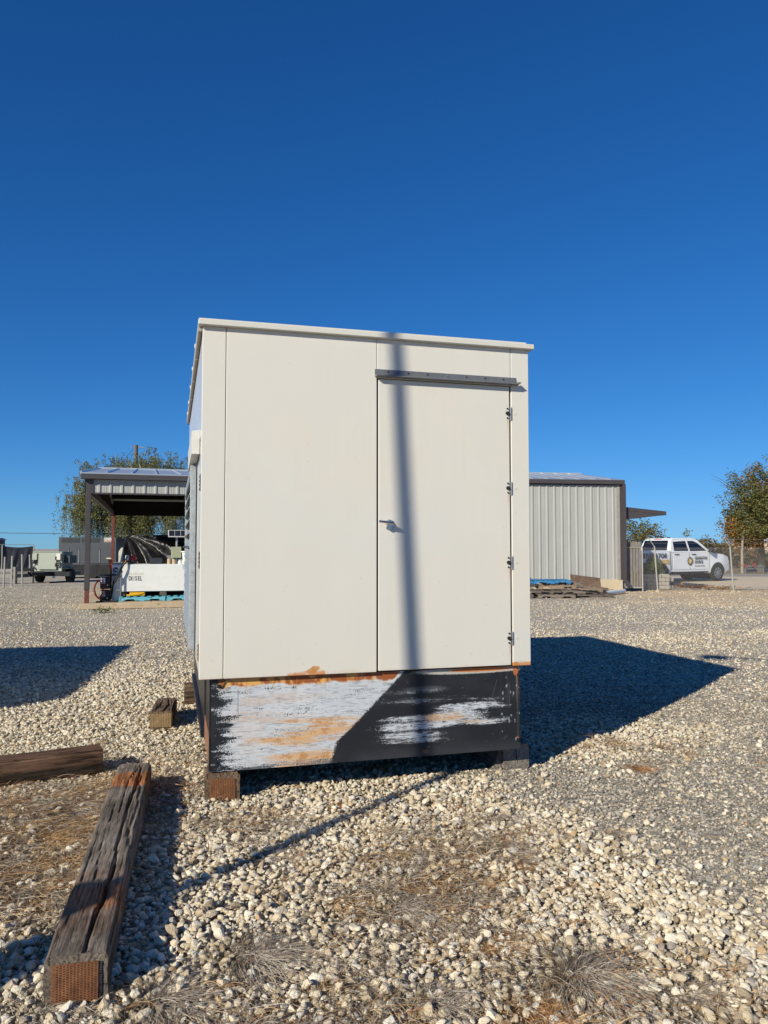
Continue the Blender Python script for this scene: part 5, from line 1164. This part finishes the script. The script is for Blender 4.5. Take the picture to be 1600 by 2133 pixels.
b = MB(); b.box(-1.2, 3, 0, 4, 0, 2.5); b.build('wall', basic('tan_wall', (.5, .38, .28), .9), hs_); b = MB(); b.prism([(-1.5, 2.5), (3.3, 2.5), (2.6, 3.3), (-.8, 3.3)], -.2, 4.2); b.build('roof', basic('pale_roof', (.42, .42, .44), .8), hs_); b = MB(); b.box(.4, 1.3, -.03, -.003, 1., 2.); b.build('window', dark, hs_)
rl = empty('yard_bench', (at(1550, 1180, 47.5).x, 47.5, 0), 0, 'low dark rail with two red flowers beyond the road at the right', 'rail')
b = MB(); b.box(0, 1.3, 0, .05, .42, .50); b.box(0, 1.3, .1, .15, .26, .32); b.box(.05, .1, 0, .1, 0, .5); b.box(1.2, 1.25, 0, .1, 0, .5); b.build('rail', basic('teal_grey_rail', (.12, .15, .15), .7), rl)
for x in (.05, .62):
    o = leaves('red_flower', np.random.default_rng(int(x * 100)).normal(size=(22, 3)) * .07 + np.array([x, -.05, .5]), .13, basic('red_petal', (.45, .02, .05), .6) if x < .1 else bpy.data.materials['red_petal'], rl, .6)

# ------------------------------------------------------------------ weeping tree behind the carport
WDp = 43.
wx = at(265, 1100, WDp).x
wt_ = empty('weeping_tree', (wx, WDp, 0), 0, 'broad weeping tree with thin hanging foliage behind the carport', 'tree')
r6 = np.random.default_rng(6); strands = []; sm = MB(); CC = []
top = [(150, 1040), (165, 1010), (185, 985), (205, 975), (230, 968), (255, 965), (280, 968), (305, 962), (330, 958), (355, 960), (380, 968), (400, 985), (430, 990), (470, 1000), (170, 1050), (200, 1020), (240, 1010), (290, 1010), (340, 1000), (145, 1070), (180, 1075), (220, 1060), (260, 1050), (310, 1050), (360, 1040), (400, 1030), (225, 1085), (255, 1080), (285, 1078), (315, 1080), (345, 1080), (375, 1078), (405, 1080), (200, 1085), (300, 1060), (270, 1065)]
bc = Vector((.3, .6, 2.3))
limbs = []
for (px, py) in top:
    P_ = at(px, py, WDp); t_ = Vector((P_.x - wx, r6.uniform(-1.6, 1.6), P_.z)); limbs.append(t_)
    mid = bc.lerp(t_, .55) + Vector((0, 0, .9)); sm.tube([bc, mid, t_], [.07, .04, .012], 5, cap=False)
    ns = 56
    for _ in range(ns):
        s0 = mid.lerp(t_, r6.uniform(.3, 1.08)) + Vector(r6.normal(size=3) * np.array([.28, .5, .22])); L = r6.uniform(.7, 2.3); dx = r6.normal(0, .22) + (t_.x / 9) * .3
        zend = max(1.35 + r6.uniform(0, .5), s0.z - L); up0 = r6.uniform(.0, .22)
        pts = [s0, s0 + Vector((dx * .4, 0, up0)), s0 + Vector((dx, 0, -(s0.z - zend) * .45)), s0 + Vector((dx * 1.25 + r6.normal(0, .08), 0, -(s0.z - zend)))]
        if r6.random() < .55: sm.tube(pts, [.012, .009, .007, .004], 3, cap=False)
        nl = int(8 + 30 * (s0.z - zend)); tt_ = r6.random(nl)
        pa = np.array([list(q) for q in pts]); seg_ = np.minimum((tt_ * 3).astype(int), 2); f_ = tt_ * 3 - seg_
        CC.append(pa[seg_] * (1 - f_)[:, None] + pa[seg_ + 1] * f_[:, None] + r6.normal(size=(nl, 3)) * .045)
sm.build('branches', bark, wt_); leaves('foliage', np.concatenate(CC), .12, greygreen, wt_, .26, .9, r6)
b = MB(); b.tube([(0, 0, -.05), (.1, 0, 1.2), (.3, 0, 2.4)], [.32, .25, .18], 12); b.build('trunk', bark, wt_)

# ------------------------------------------------------------------ pickup truck (local +x = front, +y = left side away from camera)
phi = math.radians(28); fw = g(1497, 1211)
pk = empty('pickup_truck', (fw.x, fw.y, 0), phi, 'white crew cab pickup with GENERATOR SOURCE lettering on its side, parked beyond the fence', 'pickup truck')
tw = basic('truck_white', (.74, .76, .78), .22, var=.015, spec=.5); glass = basic('dark_window_glass', (.012, .013, .015), .08, spec=.7); blackpl = basic('black_trim', (.02, .02, .022), .5)
WB = 3.8; WID = 1.98
def arch(cx, r, z0, n=9): return [(cx + r * math.cos(math.pi - i * math.pi / n), .40 + r * math.sin(math.pi - i * math.pi / n)) for i in range(n + 1)]
# lower body side profile (x from front axle)
low = [(-5.25, .62), (-5.22, 1.45), (-3.20, 1.47), (-3.18, 1.38), (.32 - .95, 1.40), (-.40, 1.36), (.45, 1.27), (.80, 1.16), (.90, .95), (.92, .62), (.86, .52)]
low = low + arch(0, .52, .4)[::-1] + [(-.62, .50), (-3.15, .50)] + arch(-WB, .52, .4)[::-1] + [(-4.9, .58)]
def hull(prof, y0, y1, inset, name, m, parent, bev=.03):
    """side profile extruded across the width; `inset(z)` pulls the sides in with height"""
    n = len(prof); b = MB(); vs = []
    ys = [y0, y0 + .06, (y0 + y1) / 2, y1 - .06, y1]
    for j, y in enumerate(ys):
        for (x, z) in prof:
            s = inset(x, z); yy_ = y; e = 0.
            if j in (0,): yy_ = y0 + s
            if j in (4,): yy_ = y1 - s
            if j == 1: yy_ = y0 + s + .05
            if j == 3: yy_ = y1 - s - .05
            vs.append((x * (1 if j in (1, 2, 3) else .998), yy_, z + (.018 if j in (1, 2, 3) and z > 1.2 else 0)))
    fs = [tuple(range(n)), tuple(4 * n + i for i in range(n - 1, -1, -1))]
    for j in range(4): fs += [(j * n + i, j * n + (i + 1) % n, (j + 1) * n + (i + 1) % n, (j + 1) * n + i) for i in range(n)]
    b.add(vs, fs); o = b.build(name, m, parent)
    bm = bmesh.new(); bm.from_mesh(o.data); bmesh.ops.triangulate(bm, faces=[f for f in bm.faces if len(f.verts) > 4]); bm.to_mesh(o.data); bm.free(); return o
ins = lambda x, z: .0 + max(0, z - 1.0) * .10 + max(0, .75 - z) * .10 + (max(0, x - .3) ** 2) * .30
body_ = hull(low, 0, WID, ins, 'body', tw, pk)
cab = [(-3.16, 1.40), (-3.10, 1.62), (-2.95, 1.95), (-2.80, 2.03), (-1.55, 2.05), (-1.25, 1.99), (-.55, 1.46), (-.45, 1.38)]
insc = lambda x, z: .03 + max(0, z - 1.40) * .30
hull(cab, 0, WID, insc, 'cab', tw, pk)
def sidepoly(pts, name, m, parent, d=.004, iny=insc, th=.012):
    b = MB(); n = len(pts); v = [(x, iny(x, z) - d, z) for x, z in pts] + [(x, iny(x, z) - d + th, z) for x, z in pts]
    b.add(v, [tuple(range(n)), tuple(range(2 * n - 1, n - 1, -1))] + [(i, i + n, (i + 1) % n + n, (i + 1) % n) for i in range(n)]); return b.build(name, m, parent)
sidepoly([(-2.92, 1.45), (-2.86, 1.88), (-2.02, 1.92), (-1.97, 1.45)], 'rear_side_window', glass, pk); sidepoly([(-1.86, 1.44), (-1.90, 1.92), (-1.50, 1.92), (-1.25, 1.83), (-.74, 1.46)], 'front_side_window', glass, pk)
for (x0, x1) in ((-3.02, -1.94), (-1.90, -.62)):
    fr_ = sidepoly([(x0, .60), (x0, 1.38), (x1 + (0.0 if x0 < -2 else -.02), 1.38), (x1, .60)], 'door', tw, pk, .010, ins); sidepoly([(x0 + .12, 1.27), (x0 + .12, 1.31), (x0 + .40, 1.31), (x0 + .40, 1.27)], 'door_handle', blackpl, fr_, .03, ins, .02)
b = MB(); 
for x in (-3.08, -1.925, -.58): b.add([(x - .008, ins(x, .6) - .0115, .60), (x + .008, ins(x, .6) - .0115, .60), (x + .008, ins(x, 1.38) - .0115, 1.38), (x - .008, ins(x, 1.38) - .0115, 1.38)], [(0, 1, 2, 3)])
b.add([(-3.20, -.002, .58), (-3.16, -.002, .58), (-3.16, ins(0, 1.46) - .006, 1.46), (-3.20, ins(0, 1.46) - .006, 1.46)], [(0, 1, 2, 3)]); b.build('panel_gap', blackpl, pk)
# rear window, brake light, windscreen
b = MB(); b.add([(-3.19, .24, 1.47), (-3.19, WID - .24, 1.47), (-3.03, WID - .30, 1.94), (-3.03, .30, 1.94)], [(0, 1, 2, 3)]); b.build('rear_window', glass, pk)
b = MB(); b.box(-2.93, -2.88, .78, 1.2, 1.965, 2.02); b.build('brake_light', basic('brake_red', (.5, .02, .02), .3), pk)
b = MB(); b.add([(-.50, .2, 1.45), (-.50, WID - .2, 1.45), (-1.22, WID - .3, 1.985), (-1.22, .3, 1.985)], [(0, 1, 2, 3)]); o = b.build('windscreen', glass, pk); o.location = (.03, 0, .02)
# bed: flat black sheet imitates the shaded hollow, tailgate, rail caps
b = MB(); b.box(-5.16, -3.24, .10, WID - .10, 1.475, 1.483); b.build('bed_dark_inside', blackpl, pk)
b = MB(); b.box(-5.275, -5.235, .12, WID - .12, .72, 1.42); b.build('tailgate', tw, pk, bevel=.01); b = MB(); b.box(-5.42, -5.26, .06, WID - .06, .50, .70); b.build('rear_bumper', chrome, pk, bevel=.02)
for y in (.03, WID - .13): b = MB(); b.box(-5.265, -5.22, y, y + .10, .95, 1.40); b.build('tail_light', bpy.data.materials['brake_red'], pk)
b = MB(); b.box(.88, 1.00, .1, WID - .1, .45, .72); b.build('front_bumper', basic('grey_bumper', (.18, .19, .2), .4), pk, bevel=.03)
b = MB(); b.box(.88, .925, .28, WID - .28, .74, 1.14); b.build('grille', basic('grille_dark', (.04, .04, .045), .4), pk)
for y in (.12, WID - .36): b = MB(); b.box(.78, .90, y, y + .24, .86, 1.10); b.build('headlight', basic('headlight_grey', (.12, .13, .14), .15), pk, bevel=.03)
b = MB(); b.box(-.20, -.05, .11, .13, 1.25, 1.29); b.build('hood_badge', blackpl, pk)
b = MB(); b.box(-.72, -.60, -.25, -.05, 1.40, 1.68); b.tube([(-.66, -.05, 1.45), (-.66, .1, 1.43)], .03, 6); b.build('mirror', blackpl, pk, bevel=.03)
b = MB(); b.tube([(-2.2, WID * .5, 2.06), (-2.2, WID * .5, 2.11)], .07, 10); b.build('roof_beacon', blackpl, pk)
b = MB(); b.box(-4.9, .6, .35, WID - .35, .34, .56); b.box(-3.0, -.75, -.05, .06, .44, .50); b.build('chassis', blackpl, pk)
for x in (0, -WB):
    b = MB(); b.tube([(x, .03, .62), (x, WID - .03, .62)], .50, 20); b.build('wheel_well', blackpl, pk)
    for y, s_ in ((.01, -1), (WID - .01, 1)):
        y0_, y1_ = (y, y + .28) if s_ < 0 else (y - .28, y); n_ = 30; prof = [(.25, y0_ + .02), (.36, y0_), (.395, y0_ + .03), (.405, (y0_ + y1_) / 2), (.395, y1_ - .03), (.36, y1_), (.25, y1_ - .02)]
        b = MB(); V = []; F = []; m_ = len(prof)
        for i in range(n_):
            a = 2 * math.pi * i / n_
            for (rr_, yy_) in prof:
                q = rr_ * (1.015 if (i % 2 and rr_ > .39) else 1); V.append((x + q * math.cos(a), yy_, .405 + q * math.sin(a)))
        for i in range(n_):
            for j in range(m_ - 1): F.append((i * m_ + j, ((i + 1) % n_) * m_ + j, ((i + 1) % n_) * m_ + j + 1, i * m_ + j + 1))
        b.add(V, F); w_ = b.build('wheel', rubber, pk)
        ye = y0_ if s_ < 0 else y1_; b = MB(); b.tube([(x, ye + .05 * -s_, .405), (x, ye + .09 * -s_, .405)], .25, 20); b.build('rim_barrel', basic('rim_dark', (.06, .06, .065), .4) if 'rim_dark' not in bpy.data.materials else bpy.data.materials['rim_dark'], w_)
        b = MB(); b.tube([(x, ye + .005 * -s_, .405), (x, ye + .06 * -s_, .405)], .075, 12)
        for q in range(8):
            a = q * math.pi / 4 + .2; M = Matrix.Translation((x, 0, .405)) @ Matrix.Rotation(a, 4, 'Y'); b.box(.05, .235, min(ye + .015 * -s_, ye + .05 * -s_), max(ye + .015 * -s_, ye + .05 * -s_), -.028, .028, M)
        for i in range(24):
            a0, a1 = i * math.pi / 12, (i + 1) * math.pi / 12; b.add([(x + rr_ * math.cos(a), yq, .405 + rr_ * math.sin(a)) for a in (a0, a1) for (rr_, yq) in ((.225, ye + .01 * -s_), (.255, ye + .01 * -s_), (.255, ye + .06 * -s_))], [(0, 1, 4, 3), (1, 2, 5, 4)])
        b.build('rim', steel, w_)
ink = basic('black_decal', (.03, .032, .04), .5); navy = basic('navy_decal', (.02, .035, .09), .5); gold = basic('gold_decal', (.62, .36, .05), .5)
ty = -.016
def deco(s, x, z, size, m, sx, bold=0.): text(s, size, m, pk, (x, ins(x, z) - .018, z), (math.pi / 2 + .10 * (z > 1), 0, 0), 'lettering', sx, .002, bold=bold)
deco('GENERATOR', -1.63, 1.06, .185, ink, .80, .004); deco('SOURCE', -1.63, .88, .185, ink, .80, .004); deco('NEW / USED / SERVICE', -1.63, .73, .075, ink, .90)
# gear emblem with lightning bolt
ex_, ez_ = -1.93, .98; yb_ = ins(ex_, ez_) - .016
def ring(r0, r1, m, name, y, teeth=0):
    b = MB(); n_ = 48; 
    for i in range(n_):
        a0, a1 = i * 2 * math.pi / n_, (i + 1) * 2 * math.pi / n_; R = r1 * (1.12 if teeth and (i // 2) % 2 else 1.)
        b.add([(ex_ + q * math.cos(a), y, ez_ + q * math.sin(a)) for a in (a0, a1) for q in (r0, R)], [(0, 1, 3, 2)])
    return b.build(name, m, pk)
ring(.14, .175, ink, 'gear_emblem', yb_ - .002, 1); ring(.0, .118, gold, 'emblem_disc', yb_ - .002); b = MB(); b.add([(ex_ + x, yb_ - .004, ez_ + z) for x, z in ((.03, .10), (-.06, -.02), (-.005, -.02), (-.03, -.10), (.06, .02), (.005, .02))], [(0, 1, 2, 3, 4, 5)]); b.build('lightning_bolt', tw, pk)
deco('GENERATOR', -5.12, 1.13, .30, navy, .96, .010); deco('D', -3.98, 1.02, .11, ink, 1.)
b = MB(); x0, x1 = -3.88, -3.30; b.add([(x0, ins(0, .85) - .016, .86), (x1, ins(0, .85) - .016, .86), (x1, ins(0, 1.05) - .016, 1.06), (x0, ins(0, 1.05) - .016, 1.06)], [(0, 1, 2, 3)]); b.build('gold_panel', gold, pk); text('SOURCE', .14, tw, pk, (-3.83, ins(0, .9) - .022, .91), (math.pi / 2, 0, 0), 'lettering', .88, .001)
deco('877-427-8383', -4.15, .71, .11, ink, 1.05)
# ------------------------------------------------------------------ gravel stones, chips, straw and tufts
Ls = [lay(1.7, 4.6, 2000, .036, 'cream', .018), lay(4.6, 7.2, 1600, .035, 'cream', .014), lay(7.2, 10.5, 950, .036, 'cream', .008), lay(10.5, 15, 480, .036, 'cream'), lay(15, 23, 190, .036, 'cream'), lay(23, 32, 45, .045, 'cream'),
      lay(1.7, 6.5, 1500, .014, 'cream', .012), lay(1.7, 5, 260, .045, 'cream', .026), lay(1.7, 9, 800, .024, 'loose'), lay(1.7, 7, 60, .05, 'loose')]
P = np.concatenate([a[0] for a in Ls]); R_ = np.concatenate([a[1] for a in Ls]); Sc = np.concatenate([a[2] for a in Ls])
scatter('cream_gravel_stones', P, R_, Sc, rng.integers(0, 7, len(P)), cs, 'loose cream limestone gravel over the yard')
Ls = [lay(1.7, 4.6, 3200, .015, 'chips', .0), lay(4.6, 8., 2600, .017, 'chips', .0), lay(1.7, 9, 350, .024, 'chips'), lay(8, 14, 450, .022, 'chips')]
P = np.concatenate([a[0] for a in Ls]); R_ = np.concatenate([a[1] for a in Ls]); Sc = np.concatenate([a[2] for a in Ls])
scatter('grey_gravel_stones', P, R_, Sc, rng.integers(0, 5, len(P)), gs, 'fine grey stone chips of the packed millings')
def blade_mat(name, stops):
    k = N(name, .85, 0, .15); k.col(k.ramp(k.new('ShaderNodeNewGeometry').outputs['Random Per Island'], stops)); return k.m
greyst = blade_mat('grey_straw', [(0., (.12, .09, .065)), (.4, (.24, .195, .15)), (.8, (.40, .34, .27)), (1., (.52, .45, .36))])
tanst = blade_mat('tan_straw', [(0., (.16, .085, .035)), (.5, (.38, .23, .10)), (1., (.62, .44, .24))])
ornst = blade_mat('orange_straw', [(0., (.16, .07, .03)), (.5, (.36, .18, .075)), (1., (.52, .33, .16))])
def blades(n, spread, h, seed, w=.0016, lean=1., curl=.5, segs=4, centre=.02, dirbias=None):
    r = np.random.default_rng(seed); V = []; F = []
    for i in range(n):
        a = r.uniform(0, 6.283) if dirbias is None else r.normal(dirbias, .8)
        L = spread * r.uniform(.35, 1.); hh_ = h * r.uniform(.2, 1.); p0 = np.array([r.normal(0, centre), r.normal(0, centre), 0.])
        d = np.array([math.cos(a), math.sin(a), 0]); s = np.array([-d[1], d[0], 0]); ww = w * r.uniform(.6, 1.3); bend = r.normal(0, curl) * L
        o = len(V)
        for j in range(segs + 1):
            t = j / segs; p = p0 + d * L * t * lean + s * bend * t * t + np.array([0, 0, hh_ * math.sin(min(1, t * 1.05) * math.pi * .8) + .006 + r.uniform(0, .004)])
            wj = ww * (1 - .75 * t); V += [p - s * wj, p + s * wj + np.array([0, 0, ww * .7])]
        for j in range(segs): F.append((o + 2 * j, o + 2 * j + 1, o + 2 * j + 3, o + 2 * j + 2))
    return np.array(V), np.array(F)
def bmesh_obj(name, V, F, m, parent=None): return npmesh(name, V, F, m, parent)
# individual tufts that read on their own in the photograph
tufts = [((1205, 2045), .27, .075, 620, greyst, 'largest grey dry grass tuft, radiating, near the bottom right'), ((520, 2010), .26, .06, 520, greyst, 'broad grey tuft left of the bottom centre'),
         ((830, 1905), .22, .045, 320, greyst, 'low grey tuft in the middle of the foreground gravel'), ((900, 2100), .16, .05, 240, greyst, 'dark grey tuft at the bottom edge left of the largest one'),
         ((1055, 1775), .20, .04, 260, greyst, 'flat grey tuft right of centre on the gravel edge'), ((570, 1725), .18, .03, 170, greyst, 'small flattened tuft in front of the left support block'),
         ((560, 1790), .24, .03, 240, greyst, 'streaky flattened tuft lying across the pole shadow'), ((1430, 2075), .24, .03, 200, greyst, 'thin flattened tuft near the right edge of the foreground'),
         ((735, 1895), .14, .035, 200, tanst, 'golden straw tuft in the centre foreground'), ((860, 1880), .17, .03, 240, tanst, 'larger tan straw tuft beside the grey central one'),
         ((1010, 1965), .13, .03, 200, ornst, 'orange brown tuft right of the foreground centre'), ((700, 1685), .09, .02, 120, ornst, 'small rust coloured tuft in front of the base'),
         ((1110, 2110), .15, .04, 260, ornst, 'rusty tangled tuft at the bottom edge below the largest grey one'), ((1080, 1810), .10, .02, 130, ornst, 'small rusty tuft on the gravel edge right of centre'),
         ((790, 1605), .12, .05, 90, tanst, 'sparse tan weeds under the front edge of the base'), ((330, 2100), .26, .05, 420, greyst, 'grey tuft at the bottom beside the near end of the long sleeper'),
         ((1330, 1605), .13, .012, 130, ornst, 'flat rusty weed patch on the grey millings'), ((90, 2120), .20, .04, 240, greyst, 'grey tuft in the bottom left corner'),
         ((150, 1690), .30, .04, 520, greyst, 'matted grey straw patch between the two sleepers'), ((90, 1760), .32, .04, 520, tanst, 'matted tan straw patch by the left edge'), ((60, 1860), .30, .04, 460, greyst, 'matted grey straw by the left edge nearer the camera'), ((200, 1760), .24, .03, 360, greyst, 'matted straw against the left side of the long sleeper')]
for i, ((px, py), sp_, h, n_, m, lab) in enumerate(tufts):
    V, F = blades(int(n_ * 1.6), sp_, h * .62, 200 + i, .0013, curl=.6, centre=.035); o = bmesh_obj('dry_grass_tuft', V, F, m); o.location = g(px, py); o.location.z = float(gh(np.array(o.location.x), np.array(o.location.y))) + .004; o.rotation_euler = (0, 0, i * 1.3); tag(o, lab, 'grass tuft', 'dry grass tufts on the gravel')
ss = []
for i in range(6):
    V, F = blades(26, .11, .018, 300 + i, .0013, curl=.5, segs=3, centre=.05); ss.append((npmesh('straw_shape', V, F, (greyst, tanst, greyst, greyst, tanst, ornst)[i]), None))
metas = []
for o, _ in ss: metas.append((o.data, None)); bpy.data.objects.remove(o)
st_src = source('straw', metas)
x, y = wedge(26000, 1.7, 9.5); p = straw(x, y) * 1.3 + .006; ok = (rng.random(len(x)) < np.clip(p * .8, 0, 1)) & keepout(x, y); x, y = x[ok], y[ok]; n_ = len(x)
scatter('dry_straw', np.stack([x, y, rng.uniform(.008, .024, n_) + gh(x, y)], -1), np.stack([rng.normal(0, .12, n_), rng.normal(0, .12, n_), rng.uniform(0, 6.28, n_)], -1), rng.uniform(.5, 1.2, n_), rng.integers(0, 6, n_), st_src, 'flattened dry straw and needles lying on the gravel')
# green weeds by the carport slab
for i, (px, py, n_) in enumerate(((353, 1262, 160), (215, 1277, 140), (305, 1266, 60))):
    o = leaves('weed', np.random.default_rng(90 + i).normal(size=(n_, 3)) * np.array([.16, .08, .04]) + np.array([0, 0, .05]), .07, greenl, None, .3, -.5); o.location = g(px, py); tag(o, ['tallest green weed against the carport slab', 'green weeds at the left end of the carport slab', 'small green weed midway along the slab'][i], 'weed')
